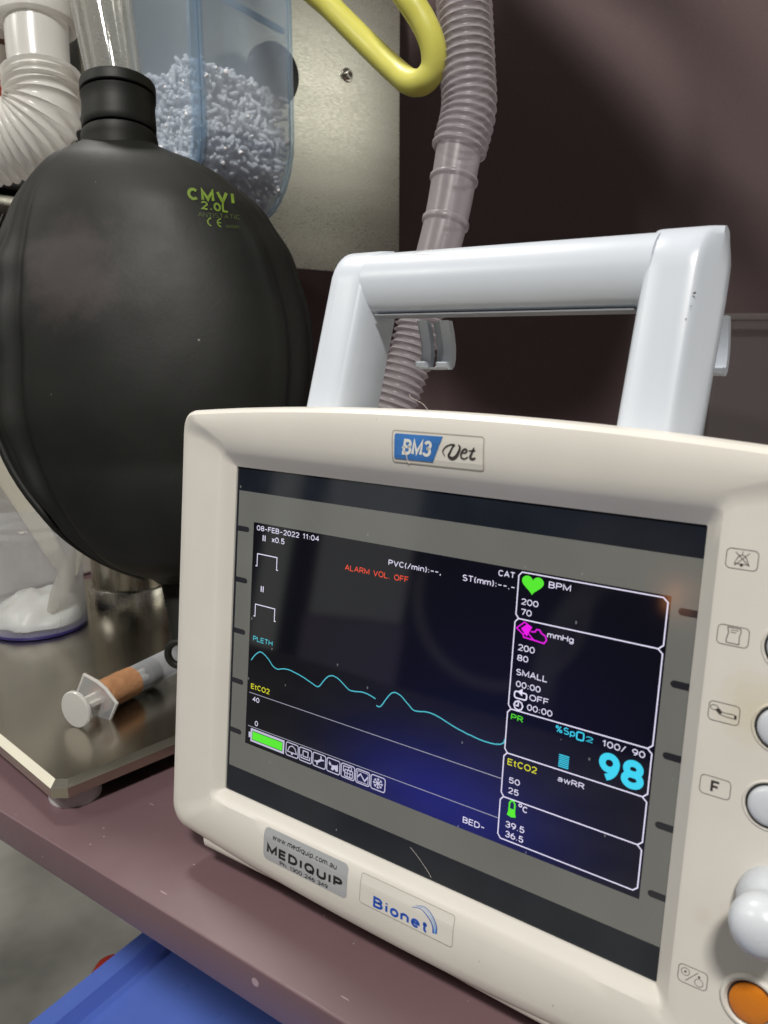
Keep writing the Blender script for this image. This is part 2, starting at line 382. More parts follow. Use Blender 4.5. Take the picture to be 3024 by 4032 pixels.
# flat artwork in millimetres (x right, y down); lettering is drawn with a pen of constant width
def AR(cx, cy, rx, ry, a0, a1):
    n = max(2, int(abs(a1 - a0) / 14)); return [(cx + rx * math.cos(R(a0 + (a1 - a0) * i / n)), cy + ry * math.sin(R(a0 + (a1 - a0) * i / n))) for i in range(n + 1)]
XH = .70
def bowl(cx=.24): return AR(cx, XH / 2, .24, XH / 2, 0, 360)
GL = {
 '0': (.56, [AR(.28, .5, .28, .5, 0, 360)]), '1': (.34, [[(.02, .78), (.24, 1), (.24, 0)]]),
 '2': (.54, [AR(.27, .72, .26, .28, 165, -20) + [(.03, .0), (.54, .0)]]),
 '3': (.54, [AR(.26, .75, .24, .25, 160, -90) + [(.2, .5)], [(.2, .5)] + AR(.26, .26, .27, .26, 82, -165)]),
 '4': (.58, [[(.43, 0), (.43, 1), (.0, .3), (.58, .3)]]), '5': (.55, [[(.50, 1), (.09, 1), (.05, .53)] + AR(.27, .31, .27, .31, 130, -155)]),
 '6': (.55, [AR(.28, .31, .27, .31, 0, 360), AR(.50, .32, .49, .70, 105, 185)]), '7': (.54, [[(.0, 1), (.54, 1), (.20, 0)]]),
 '8': (.55, [AR(.275, .75, .235, .25, 0, 360), AR(.275, .26, .275, .26, 0, 360)]), '9': (.55, [AR(.27, .69, .27, .31, 0, 360), AR(.05, .68, .49, .70, -75, 5)]),
 '-': (.44, [[(.03, .42), (.41, .42)]]), ':': (.16, [[(.08, .0), (.08, .14)], [(.08, .52), (.08, .66)]]), '.': (.16, [[(.08, 0), (.08, .13)]]), ',': (.16, [[(.10, .13), (.08, -.16)]]),
 '/': (.40, [[(.0, -.04), (.40, 1.04)]]), '(': (.22, [AR(.34, .45, .30, .66, 125, 235)]), ')': (.22, [AR(-.12, .45, .30, .66, 55, -55)]),
 '%': (.74, [AR(.15, .80, .13, .18, 0, 360), AR(.58, .19, .13, .18, 0, 360), [(.58, 1), (.16, 0)]]), ' ': (.32, []),
 'A': (.66, [[(.0, 0), (.33, 1), (.66, 0)], [(.11, .33), (.55, .33)]]), 'B': (.58, [[(.28, .52), (.0, .52), (.0, 1), (.28, 1)] + AR(.28, .76, .24, .24, 85, -90), [(.28, .52)] + AR(.30, .26, .27, .26, 88, -90) + [(.0, 0), (.0, .52)]]),
 'C': (.62, [AR(.33, .5, .32, .5, 45, 315)]), 'D': (.62, [[(.26, 1), (.0, 1), (.0, 0), (.26, 0)] + AR(.28, .5, .34, .5, -88, 90)]), 'E': (.52, [[(.52, 1), (.0, 1), (.0, 0), (.52, 0)], [(.0, .52), (.47, .52)]]),
 'F': (.50, [[(.50, 1), (.0, 1), (.0, 0)], [(.0, .52), (.44, .52)]]), 'H': (.60, [[(.0, 0), (.0, 1)], [(.60, 0), (.60, 1)], [(.0, .52), (.60, .52)]]), 'I': (.10, [[(.05, 0), (.05, 1)]]),
 'L': (.48, [[(.0, 1), (.0, 0), (.48, 0)]]), 'M': (.72, [[(.0, 0), (.0, 1), (.36, .12), (.72, 1), (.72, 0)]]), 'N': (.60, [[(.0, 0), (.0, 1), (.60, 0), (.60, 1)]]), 'O': (.68, [AR(.34, .5, .34, .5, 0, 360)]),
 'P': (.55, [[(.0, 0), (.0, 1), (.28, 1)] + AR(.28, .73, .27, .27, 85, -90) + [(.0, .46)]]), 'Q': (.70, [AR(.34, .5, .34, .5, 0, 360), [(.38, .28), (.68, -.06)]]), 'R': (.58, [[(.0, 0), (.0, 1), (.28, 1)] + AR(.28, .74, .26, .26, 85, -90) + [(.0, .48)], [(.30, .48), (.58, 0)]]),
 'S': (.56, [AR(.28, .75, .25, .25, 40, 250) + AR(.28, .26, .27, .26, 75, -145)]), 'T': (.58, [[(.0, 1), (.58, 1)], [(.29, 1), (.29, 0)]]), 'U': (.60, [[(.0, 1), (.0, .3)] + AR(.30, .30, .30, .30, 180, 360) + [(.60, 1)]]), 'V': (.64, [[(.0, 1), (.32, 0), (.64, 1)]]),
 'a': (.48, [AR(.24, .50, .20, .20, 160, 0) + [(.44, .0)], [(.44, .40), (.22, .38)] + AR(.20, .19, .19, .19, 100, 300) + [(.44, .14)]]), 'c': (.44, [AR(.25, XH / 2, .24, XH / 2, 50, 310)]), 'd': (.50, [bowl(), [(.48, 0), (.48, 1)]]),
 'e': (.48, [[(.01, .37), (.48, .37)] + AR(.245, .35, .235, .35, 5, 315)]), 'g': (.50, [bowl(), [(.48, XH), (.48, -.06)] + AR(.25, -.06, .23, .20, 0, -150)]), 'h': (.46, [[(.0, 0), (.0, 1)], [(.0, .44)] + AR(.23, .46, .23, .24, 170, 0) + [(.46, 0)]]),
 'i': (.10, [[(.05, 0), (.05, XH)], [(.05, .86), (.05, 1)]]), 'm': (.74, [[(.0, 0), (.0, XH)], [(.0, .46)] + AR(.185, .50, .185, .20, 170, 0) + [(.37, 0)], [(.37, .46)] + AR(.555, .50, .185, .20, 170, 0) + [(.74, 0)]]), 'n': (.46, [[(.0, 0), (.0, XH)], [(.0, .44)] + AR(.23, .46, .23, .24, 170, 0) + [(.46, 0)]]),
 'o': (.48, [bowl()]), 'p': (.50, [AR(.26, XH / 2, .24, XH / 2, 0, 360), [(.02, XH), (.02, -.27)]]), 'q': (.50, [bowl(), [(.48, XH), (.48, -.27)]]), 't': (.30, [[(.12, .95), (.12, .16)] + AR(.24, .14, .12, .14, 180, 280), [(.0, XH), (.28, XH)]]),
 'u': (.46, [[(.0, XH), (.0, .24)] + AR(.23, .24, .23, .24, 180, 350) + [(.46, .26)], [(.46, XH), (.46, 0)]]), 'w': (.68, [[(.0, XH), (.17, 0), (.34, XH), (.51, 0), (.68, XH)]]), 'x': (.46, [[(.0, XH), (.46, 0)], [(.46, XH), (.0, 0)]]),
}
class Art:
    def __init__(s): s.v = []; s.f = []
    def add(s, v, f):
        n = len(s.v); s.v += [tuple(p) for p in v]; s.f += [tuple(i + n for i in q) for q in f]
    def text(s, body, u0, u1, top, basel, wt=.13, shear=0, gap=.20):
        x = 0; strokes = []
        for ch in body:
            w_, ls = GL[ch]
            for l in ls: strokes.append([(x + p, q) for p, q in l])
            x += w_ + gap
        h = basel - top; lw = wt * h; sx = (u1 - u0 - lw) / (x - gap); sy = h - lw
        for l in strokes:
            pts = [(u0 + lw / 2 + p * sx + shear * q * sy, basel - lw / 2 - q * sy) for p, q in l]
            closed = (Vector(pts[0]) - Vector(pts[-1])).length < 1e-4 * max(1, h)
            s.line(pts[:-1] if closed and len(pts) > 3 else pts, lw, closed and len(pts) > 3)
    def line(s, pts, w, close=False):
        pts = [Vector(p) for p in pts]
        if close: pts = pts + [pts[0], pts[1]]
        n = len(pts); v = []; f = []
        for i in range(n):
            a = pts[max(i - 1, 0)]; b = pts[i]; c = pts[min(i + 1, n - 1)]
            d1 = (b - a).normalized() if (b - a).length > 1e-6 else (c - b).normalized()
            d2 = (c - b).normalized() if (c - b).length > 1e-6 else d1
            if close and i == 0: d1 = (b - pts[n - 3]).normalized()
            t = (d1 + d2); t = t.normalized() if t.length > 1e-6 else d1
            nn = Vector((-t.y, t.x)); k = 1 / max(.45, nn.dot(Vector((-d1.y, d1.x))))
            ww = (w(i / (n - 1)) if callable(w) else w) / 2
            v += [b + nn * ww * k, b - nn * ww * k]
        m = n - 1 if close else n
        for i in range(n - 1 if not close else n - 2): f.append((2 * i, 2 * i + 1, 2 * i + 3, 2 * i + 2))
        s.add(v, f)
    def poly(s, pts): s.add(pts, [tuple(range(len(pts)))])
    def rect(s, a, b, c, d): s.poly([(a, b), (c, b), (c, d), (a, d)])
    def disc(s, x, y, r, n=20): s.poly([(x + r * math.cos(2 * math.pi * i / n), y + r * math.sin(2 * math.pi * i / n)) for i in range(n)])
    def ring(s, x, y, r, w, n=24, ry=None): s.line([(x + r * math.cos(2 * math.pi * i / n), y + (ry or r) * math.sin(2 * math.pi * i / n)) for i in range(n)], w, True)
def rr(l, t, r, b, rad, n=5):
    P = []
    for cx, cy, a0 in ((r - rad, t + rad, -90), (r - rad, b - rad, 0), (l + rad, b - rad, 90), (l + rad, t + rad, 180)):
        for i in range(n + 1):
            a = R(a0 + 90 * i / n); P.append((cx + rad * math.cos(a), cy + rad * math.sin(a)))
    return P

# ================================================================== STRUCTURE
mb = MB(); mb.add([(-4, -3, -.82), (4, -3, -.82), (4, 5, -.82), (-4, 5, -.82)], [(0, 1, 2, 3)])
struct(mb.build('floor', floor_m))
wd = Vector((math.cos(R(50)), math.sin(R(50)), 0)); wnm = Vector((wd.y, -wd.x, 0)); PW = Vector((-.3505, .6204, 0))
Mw = Matrix((wd, -wnm, Vector((0, 0, 1)))).transposed().to_4x4(); Mw.translation = PW
mb = MB(); mb.box((-.9, 0, -.03), (2.4, .03, 1.3), Mw)
struct(mb.build('wall', wall_m, smooth=False))

# ---- shelf
sh = thing('trolley_shelf', 'plum enamelled shelf with scuffed top and rounded front edge under the monitor', 'shelf', (0, .3, -.016))
v, f = bevel_box((-.68, -.0423, -.0238), (.75, 1.3, -.007), .0010)
obj('shelf_board', v, f, plum, sh)
for x_ in (-.66,):   # left leg and rail, added outside the frame to cast shadow on the floor
    v, f = bevel_box((x_, -.015, -.81), (x_ + .085, .085, -.0238), .006); obj('shelf_leg', v, f, plum_edge, sh)
    v, f = bevel_box((x_ + .01, .085, -.30), (x_ + .075, .50, -.22), .004); obj('cross_rail', v, f, plum_edge, sh)

# ================================================================== PATIENT MONITOR
MO = Vector((.088, .04, 0))
mon = thing('patient_monitor', 'cream patient monitor with lit waveform screen and pale grey carrying handle', 'medical monitor', MO)
OR = Vector((0, 0, .1616)); DN = Vector((0, -.10366, -.99461)); NN = Vector((0, .99461, -.10366)); EX = Vector((1, 0, 0))
def P(u, v, d): return OR + EX * (u / 1000) + DN * (v / 1000) - NN * (d / 1000)
# bezel ----------------------------------------------------------------
def rring(Lx, T, Rx, B, rad, aT, aB, dL, dT, dR, dB, ns=26, nc=7):
    uc, hw = 89.0, 118.0; out = []
    def top(u): return T - aT * max(0, 1 - ((u - uc) / hw) ** 2)
    def bot(u): return B + aB * max(0, 1 - ((u - uc) / hw) ** 2)
    def corner(cx, cy, a0, da, db):
        for i in range(nc + 1):
            t = i / nc; a = R(a0 + 90 * t); out.append((cx + rad * math.cos(a), cy + rad * math.sin(a), da + (db - da) * (t * t * (3 - 2 * t))))
    def side(a, b, da, fn):
        for i in range(1, ns):
            t = i / ns; out.append(fn(a + (b - a) * t) + (da,))
    corner(Lx + rad, top(Lx + rad) + rad, 180, dL, dT)
    side(Lx + rad, Rx - rad, dT, lambda u: (u, top(u)))
    corner(Rx - rad, top(Rx - rad) + rad, -90, dT, dR)
    side(top(Rx - rad) + rad, bot(Rx - rad) - rad, dR, lambda v: (Rx, v))
    corner(Rx - rad, bot(Rx - rad) - rad, 0, dR, dB)
    side(Rx - rad, Lx + rad, dB, lambda u: (u, bot(u)))
    corner(Lx + rad, bot(Lx + rad) - rad, 90, dB, dL)
    side(bot(Lx + rad) - rad, top(Lx + rad) + rad, dL, lambda v: (Lx, v))
    return [P(*q) for q in out]
RX = 206.5
rings = [rring(-26.5, -17, RX - 2, 149, 8, 6, 5.5, -22, -22, -22, -22),
         rring(-28.3, -19.0, RX, 151.0, 9, 6, 5.5, -8, -8, -8, -8),
         rring(-28.7, -19.3, RX + .4, 151.3, 9, 6, 5.5, -1, -.5, -.5, -1),
         rring(-28.5, -19.2, RX + .3, 151.2, 9, 6, 5.5, .8, 2, 1.5, .8),
         rring(-27.6, -18.6, RX - .4, 150.4, 8.6, 5.9, 5.4, 2.3, 4.2, 3.2, 2.4),
         rring(-26.0, -17.4, RX - 1.8, 148.8, 8, 5.7, 5.2, 3.2, 5.7, 4.1, 3.6),
         rring(-23.0, -15.2, RX - 4.5, 146.0, 7, 5.0, 4.4, 3.6, 6.3, 4.5, 4.5),
         rring(-15.0, -12.4, 190, 141.5, 5, 3.2, 2.5, 3.8, 6.3, 4.55, 5.1),
         rring(-7.0, -9.0, 178, 136.5, 4, 1.2, .8, 3.9, 5.6, 4.55, 5.2),
         rring(-4.6, -6.0, 175.6, 133.0, 3.2, .3, .2, 3.9, 4.3, 4.5, 4.4),
         rring(-4.2, -4.6, 175.2, 131.6, 3.0, 0, 0, 3.75, 3.3, 4.35, 3.3),
         rring(-2.0, -2.0, 173.0, 130.2, 1.6, 0, 0, 1.9, 1.4, 2.1, 1.5),
         rring(0, 0, 171, 129.2, .5, 0, 0, 0.05, 0.05, 0.05, 0.05),
         rring(.2, .2, 170.8, 129.0, .4, 0, 0, -1.5, -1.5, -1.5, -1.5)]
mb = MB().loft(rings)
bez = mb.build('front_bezel', cream, mon, sharp=24)
bvh = BVHTree.FromPolygons([tuple(x) for x in mb.v], mb.f)
def onto(u, v, off):   # point of the bezel's front surface above glass co-ordinates (u, v)
    o = P(u, v, 40); hit, nor, idx, dist = bvh.ray_cast(o, NN)
    if hit is None: return P(u, v, 4 + off)
    return hit - NN * (off / 1000)
def stick(art, name, mat, parent, off, cell=None):
    """lay flat artwork on the bezel's curved face"""
    bm = bmesh.new(); vs = [bm.verts.new((x, y, 0)) for x, y in art.v]
    for q in art.f:
        try: bm.faces.new([vs[i] for i in q])
        except ValueError: pass
    if cell: 
        for ax_ in (0, 1):
            lo = min(v_.co[ax_] for v_ in bm.verts); hi = max(v_.co[ax_] for v_ in bm.verts); x_ = lo + .9
            while x_ < hi:
                no = (1, 0, 0) if ax_ == 0 else (0, 1, 0)
                bmesh.ops.bisect_plane(bm, geom=bm.verts[:] + bm.edges[:] + bm.faces[:], dist=1e-5, plane_co=(x_, x_, 0), plane_no=no); x_ += 1.2
    bm.verts.index_update()
    v = [onto(p.co.x, p.co.y, off) for p in bm.verts]; f = [tuple(q.index for q in p.verts) for p in bm.faces]; bm.free()
    return obj(name, v, f, mat, parent, smooth=False)
def flat(art, name, mat, parent, d):
    return obj(name, [P(x, y, d) for x, y in art.v], art.f, mat, parent, smooth=False)

# lower lip under the bezel
L0 = []
LB = [(-9, 156.6), (6, 156.4), (22, 156.2), (36, 155.9), (50, 155.6), (62, 155.4), (86, 156.2), (114, 157.4), (144, 157.8), (196, 157.8)]
for (d, f_) in ((-14, -.9), (2.2, -.85), (2.15, -.6), (1.9, -.35), (1.5, -.12), (1.0, -.03), (.3, 0.0), (-14, .02)):
    L0.append([P(u, vb + f_ * 6, d) for u, vb in LB])
mb = MB().loft(L0, closed=False)
nL = len(L0); nU = len(LB)
mb.f += [tuple(i * nU for i in range(nL)), tuple(i * nU + nU - 1 for i in range(nL))]
mb.build('base_lip', cream, mon, sharp=50)
# rear housing and rubber feet
v, f = bevel_box((-.022, 0, 0), (.200, .085, .150), .008)
Mh = Matrix((EX, NN, -DN)).transposed().to_4x4(); Mh.translation = P(0, 151, -18)
obj('rear_housing', [Mh @ Vector(x) for x in v], f, cream, mon)
for x in (.0, .178):
    for y in (.030, .095):
        mb = MB().lathe([(.007, -.007), (.0075, -.005), (.007, .014)], Matrix.Translation((x, y, 0)), 20); mb.build('rubber_foot', black_rubber, mon)

# glass, mask, LCD ------------------------------------------------------
a = Art(); a.rect(.1, .1, 170.9, 129.1); glass = flat(a, 'screen_window', glass_border, mon, -.60)
a = Art()   # grey printed mask with the LCD opening
o = [(1.3, 9.0), (171, 9.0), (170.9, 118.6), (1.3, 118.6)]; i_ = [(9.5, 20.2), (163.8, 20.2), (163.8, 107.2), (9.5, 107.2)]
a.add(o + i_, [(0, 1, 5, 4), (1, 2, 6, 5), (2, 3, 7, 6), (3, 0, 4, 7)]); flat(a, 'grey_mask', mask_grey, glass, -.55)
a = Art(); a.rect(9.5, 20.2, 163.8, 107.2); disp = flat(a, 'display', lcd, mon, -.58)
for k, vv in enumerate((23.5, 43.4, 63.6, 83.6, 103.8)):
    a = Art(); a.poly([(1.35, vv - 1.0)] + [(6.2 + 1.1 * math.cos(R(x)), vv + 1.0 * math.sin(R(x))) for x in range(-90, 91, 15)] + [(1.35, vv + 1.0)])
    flat(a, 'marker_slot', slot_dark, glass, -.50)
    a = Art(); a.poly([(170.9, vv + .3 - 1.0), (170.9, vv + .3 + 1.0)] + [(167.0 - 1.1 * math.cos(R(x)), vv + .3 - 1.0 * math.sin(R(x))) for x in range(-90, 91, 15)])
    flat(a, 'marker_slot', slot_dark, glass, -.50)

DZ = -.52
def lit(art, name, mat, d=DZ): return flat(art, name, mat, disp, d)
b = .14
for body, u0, u1, t0, b0 in (('08-FEB-2022 11:04', 11.2, 41.6, 21.15, 23.05), ('x0.5', 19.0, 25.3, 24.45, 26.5), ('PVC(/min):--,', 71.9, 92.4, 24.7, 26.6), ('CAT', 112.4, 118.0, 21.45, 23.3), ('ST(mm):--.-', 100.2, 118.3, 24.95, 26.9),
    ('40', 12.6, 16.1, 87.6, 89.5), ('0', 14.3, 15.9, 96.9, 98.9), ('BED-', 106.8, 114.7, 102.9, 104.9), ('BPM', 128.9, 135.7, 22.2, 24.1), ('200', 120.7, 126.2, 28.75, 30.6), ('70', 120.8, 124.3, 31.9, 33.8),
    ('mmHg', 129.8, 138.0, 37.05, 38.85), ('200', 120.9, 126.3, 42.75, 44.7), ('80', 120.9, 124.5, 46.0, 47.9), ('SMALL', 120.9, 131.1, 50.45, 52.35), ('00:00', 121.2, 129.2, 54.1, 56.0), ('OFF', 125.9, 132.1, 57.2, 59.1), ('00:00', 125.4, 133.5, 60.4, 62.3),
    ('100/', 149.1, 155.9, 64.6, 66.5), ('90', 157.7, 161.3, 64.6, 66.5), ('awRR', 137.0, 145.2, 79.2, 80.95), ('50', 121.5, 125.2, 84.75, 86.6), ('25', 121.6, 125.1, 88.0, 89.9), ('39.5', 121.6, 128.0, 98.95, 100.95), ('36.5', 121.8, 127.9, 102.1, 104.1)):
    w = Art(); w.text(body, u0, u1, t0, b0, .135); lit(w, 'readout_text', e_white)
for x_, y_ in ((14.4, 24.5), (14.5, 43.9)):
    w = Art(); w.rect(x_, y_, x_ + .4, y_ + 2.2); w.rect(x_ + 1, y_, x_ + 1.4, y_ + 2.2); lit(w, 'lead_caption', e_white)
w = Art(); w.ring(126.0, 92.5, .45, .28); w.text('C', 126.8, 128.5, 92.35, 94.3, .15); lit(w, 'temperature_unit', e_white)
w = Art()   # box frames of the value column and small clock / cycle icons
lw = .34
for (t0, b0) in ((20.9, 35.1), (35.1, 63.4), (63.4, 77.45), (77.45, 91.6), (91.6, 105.2)):
    w.line([(120.2, t0), (161.7, t0), (163.05, t0 + 1.2), (163.05, b0 - 1.2), (161.8, b0), (120.3, b0), (119.3, b0 - 1.2), (119.2, t0 + 1.2)], lw, True)
w.line(rr(121.0, 57.4, 125.0, 59.5, .7, 3)[1:] , .42, True); w.poly([(122.0, 57.4), (123.5, 56.2), (123.5, 58.5)])
w.ring(122.55, 61.7, 1.45, .4, 8); w.line([(122.5, 60.6), (122.5, 61.8), (121.5, 61.8)], .36)
lit(w, 'readout_frame', e_white)
w = Art()
for v0 in (31.9, 51.35):
    w.line([(11.3, v0 + 4.7), (12.05, v0 + 4.7), (12.05, v0), (22.0, v0), (22.0, v0 + 4.7), (22.7, v0 + 4.7)], .32)
lit(w, 'calibration_pulse', e_white)
w = Art(); w.line([(10.7, 86.4), (119.0, 86.15)], .22); w.line([(10.7, 99.8), (119.0, 99.05)], .22); lit(w, 'baseline', e_line)
A1 = [(11.0, 73.6), (12.8, 71.3), (14.9, 69.6), (16.3, 69.3), (18.2, 70.1), (20.2, 71.4), (22.2, 73.2), (24.6, 73.9), (27, 73.2), (30.0, 72.8), (34.6, 73.3), (39.0, 74.3), (43.5, 75.6), (45.2, 75.2), (47.5, 72.2), (49.5, 70.4), (51.6, 70.0), (54.2, 70.8), (57.6, 72.8), (59.7, 73.3), (64.0, 72.6), (67.2, 72.8), (70.0, 73.5)]
A2 = [(70.5, 75.8), (72.2, 75.6), (74.1, 72.8), (76.2, 70.0), (78.0, 69.2), (80.3, 69.8), (83.8, 72.2), (86.1, 73.3), (91.0, 72.5), (94.6, 72.7), (99.5, 74.1), (106.4, 75.5), (112.9, 76.1), (116.7, 75.7), (118.6, 74.8), (119.1, 73.3)]
w = Art()
for A in (A1, A2): w.line([(q.x, q.y + random.uniform(-.06, .06)) for q in spline([Vector((x, y, 0)) for x, y in A], 6)], .36)
lit(w, 'waveform_trace', e_trace)
w = Art(); w.text('PLETH', 11.6, 21.6, 63.75, 65.75, b); lit(w, 'pulse_caption', e_trace)
w = Art(); w.text('%Sp', 134.9, 141.0, 64.2, 66.3, b); w.line(rr(141.5, 64.4, 143.6, 66.7, .5, 2), .42, True); w.text('2', 144.2, 146.4, 64.9, 66.5, b)
for k in range(7): w.rect(136.75, 72.65 + k * .58, 139.9, 72.65 + k * .58 + .33)
lit(w, 'saturation_caption', e_cyan)
w = Art(); w.text('9', 148.7, 154.8, 67.9, 76.2, .23); w.text('8', 155.3, 161.7, 67.9, 76.3, .23); lit(w, 'saturation_value', e_cyan)
w = Art(); w.text('ALARM VOL. OFF', 53.8, 80.2, 29.25, 31.2, .12); lit(w, 'alarm_notice', e_red)
w = Art(); w.text('EtCO2', 11.5, 21.2, 82.65, 84.7, b); lit(w, 'gas_caption', e_yellow); w = Art(); w.text('EtCO2', 120.6, 130.3, 79.0, 81.05, b); lit(w, 'gas_caption', e_yellow)
w = Art(); w.text('PR', 120.5, 124.5, 64.75, 66.6, b); lit(w, 'pulse_rate_caption', e_green)
w = Art()   # heart
H = []
for i in range(40):
    t = 2 * math.pi * i / 40; H.append((123.85 + 3.5 * math.sin(t) ** 3, 24.0 - 2.95 / 15 * (13 * math.cos(t) - 5 * math.cos(2 * t) - 2 * math.cos(3 * t) - math.cos(4 * t))))
w.poly(H); lit(w, 'heart_icon', e_green)
w = Art(); w.line([(122.4, 96.0), (122.4, 92.9), (122.9, 92.0), (123.7, 92.0), (124.2, 92.9), (124.2, 96.0)], .5); w.rect(122.2, 94.6, 124.4, 96.4); w.poly([(121.8, 96.9), (122.1, 95.7), (124.5, 95.7), (124.8, 96.9), (123.3, 97.3)])
lit(w, 'thermometer_icon', e_green)
w = Art()   # arm with cuff
w.line([(119.9, 38.0), (122.3, 35.8), (124.6, 36.9), (122.2, 39.6)], .36, True); w.poly([(121.3, 37.9), (123.2, 36.2), (124.8, 37.0), (123.4, 40.0)])
w.line([(122.2, 39.6), (122.4, 40.4), (125.7, 40.6), (129.0, 40.9), (129.7, 39.8), (129.3, 38.7), (127.9, 38.0), (127.3, 37.2), (126.4, 37.2), (125.8, 38.1), (124.6, 38.2)], .40); w.line([(123.6, 38.8), (125.7, 40.6)], .36)
lit(w, 'cuff_icon', e_magenta)
w = Art(); w.rect(13.3, 101.5, 28.8, 104.7); lit(w, 'battery_charge', e_green, -.50)
w = Art(); o = [(12.3, 100.4), (29.8, 100.4), (29.8, 105.7), (12.3, 105.7)]; i_ = [(13.1, 101.25), (29.0, 101.25), (29.0, 104.95), (13.1, 104.95)]
w.add(o + i_, [(0, 1, 5, 4), (1, 2, 6, 5), (2, 3, 7, 6), (3, 0, 4, 7)]); w.rect(11.3, 102.1, 12.25, 104.3); lit(w, 'battery_outline', e_grey)
for k in range(7):
    x = 30.75 + k * 6.57; y = 100.45; w = Art(); s_ = 5.95
    w.line(rr(x, y, x + s_, y + 5.0, .75, 3), .38, True); cx = x + s_ / 2; cy = y + 2.5
    if k == 0:
        w.line([(cx - 2.2, cy + 1.0), (cx - 1.4, cy - .9), (cx, cy - 1.6), (cx + 1.4, cy - .9), (cx + 2.2, cy + 1.0)], .36, True); w.disc(cx, cy + 1.4, .5, 10)
    elif k == 1:
        w.line([(cx - 1.2, cy + .5), (cx - 1.2, cy - 1.5), (cx + 1.2, cy - 1.5), (cx + 1.2, cy + .5)], .4); w.line([(cx - 2.1, cy + .1), (cx - 2.1, cy + 1.4), (cx + 2.1, cy + 1.4), (cx + 2.1, cy + .1)], .4); w.line([(cx - 1.4, cy + .6), (cx + 1.4, cy + .6)], .35)
    elif k == 2:
        w.line([(cx - 1.3, cy + .9), (cx + 1.2, cy - .7)], .85); w.line([(cx + .7, cy - 1.9), (cx + .9, cy - .5), (cx + 2.2, cy - .6)], .55); w.line([(cx - 2.1, cy + .6), (cx - 1.0, cy + .6), (cx - .9, cy + 1.8)], .6)
    elif k == 3:   # small animal
        w.poly([(cx - 2.0, cy - 1.5), (cx - 1.2, cy - .8), (cx - .8, cy - .1), (cx - 1.6, cy + .2), (cx - 2.1, cy - .4)])
        w.poly([(cx - .9, cy - .2), (cx + .3, cy - .4), (cx + 1.4, cy - .6), (cx + 2.0, cy - 1.3), (cx + 2.1, cy + .1), (cx + 2.2, cy + 1.5), (cx + 1.2, cy + 1.6), (cx + .6, cy + .9), (cx - .1, cy + 1.7), (cx - 1.1, cy + 1.4), (cx - .7, cy + .6)])
    elif k == 4:
        w.line(rr(cx - 1.3, cy - .6, cx + 2.1, cy + 1.9, .2, 1), .36, True); w.line([(cx - 1.3, cy + .6), (cx + 2.1, cy + .6)], .3); w.line([(cx - .2, cy - .6), (cx - .2, cy + 1.9)], .3); w.line([(cx + 1.0, cy - .6), (cx + 1.0, cy + 1.9)], .3)
        w.line([(cx - 1.4, cy + .2), (cx - 2.0, cy + .2), (cx - 2.0, cy - 1.7), (cx + .4, cy - 1.7)], .36); w.line(rr(cx + .3, cy - 1.9, cx + 1.6, cy - .7, .15, 1), .32, True)
    elif k == 5:
        w.line(rr(cx - 2.3, cy - 1.9, cx + 2.3, cy + 1.9, .2, 1), .24, True); w.line([(cx - 2.2, cy + .4), (cx - 1.0, cy - 1.0), (cx + .9, cy + 1.1), (cx + 2.2, cy - .7)], .5)
    else:
        for q in range(4):
            aa = q * math.pi / 4; dx, dy = math.cos(aa), math.sin(aa) * .88; w.line([(cx - 2.1 * dx, cy - 2.1 * dy), (cx + 2.1 * dx, cy + 2.1 * dy)], .34)
        for q in range(8):
            aa = q * math.pi / 4; bx, by = cx + 1.2 * math.cos(aa), cy + 1.1 * math.sin(aa)
            for sg in (-.6, .6): w.line([(bx, by), (bx + .8 * math.cos(aa + sg), by + .75 * math.sin(aa + sg))], .26)
    lit(w, 'menu_icon', e_grey)

# badge on the top of the bezel ----------------------------------------
a = Art(); a.poly(rr(75.2, -18.2, 107.7, -8.4, .9)); pl = stick(a, 'badge_plate', badge_face, mon, .12, 3)
a = Art(); a.line(rr(75.1, -18.3, 107.8, -8.3, .9), .38, True); stick(a, 'badge_groove', groove_dark := surf('groove_shade', (.36, .33, .28), .5), pl, .18, 1)  # shade of the groove drawn as a darker line
a = Art(); a.poly([(76.6, -17.4), (93.8, -17.5), (90.3, -9.4), (76.1, -9.4), (75.9, -10.0), (76.1, -17.0)]); stick(a, 'badge_field', badge_blue, pl, .34, 3)
a = Art()
a.text('BM3', 79.0, 89.6, -15.9, -10.9, .19, .20, .26); stick(a, 'badge_letters', white_ink, pl, .45, 1)
a = Art()   # script lettering, drawn with a pen of changing width
def pen(pts, w0, w1): a.line([(q.x, q.y) for q in spline([Vector((x, y, 0)) for x, y in pts], 7)], lambda t: w0 + (w1 - w0) * math.sin(math.pi * t))
pen([(94.6, -11.6), (93.9, -12.9), (94.6, -14.2), (96.3, -15.2), (98.0, -15.3), (97.4, -14.6), (96.6, -13.0)], .25, .45)
pen([(97.6, -15.2), (96.6, -13.2), (96.0, -12.0), (96.5, -11.3), (97.5, -11.2), (98.7, -12.0), (99.6, -13.6), (99.9, -14.8), (99.3, -15.4)], .35, 1.05)
pen([(100.4, -13.1), (101.7, -13.2), (102.3, -13.9), (101.7, -14.3), (100.9, -13.8), (100.3, -12.6), (100.5, -11.6), (101.5, -11.4), (102.7, -12.1)], .28, .65)
pen([(104.7, -15.0), (104.0, -13.4), (103.5, -12.2), (103.8, -11.6), (104.5, -11.6), (105.2, -12.0)], .4, .85)
a.line([(102.9, -13.9), (105.1, -14.1)], .38)
stick(a, 'badge_script', ink, pl, .30, 1)

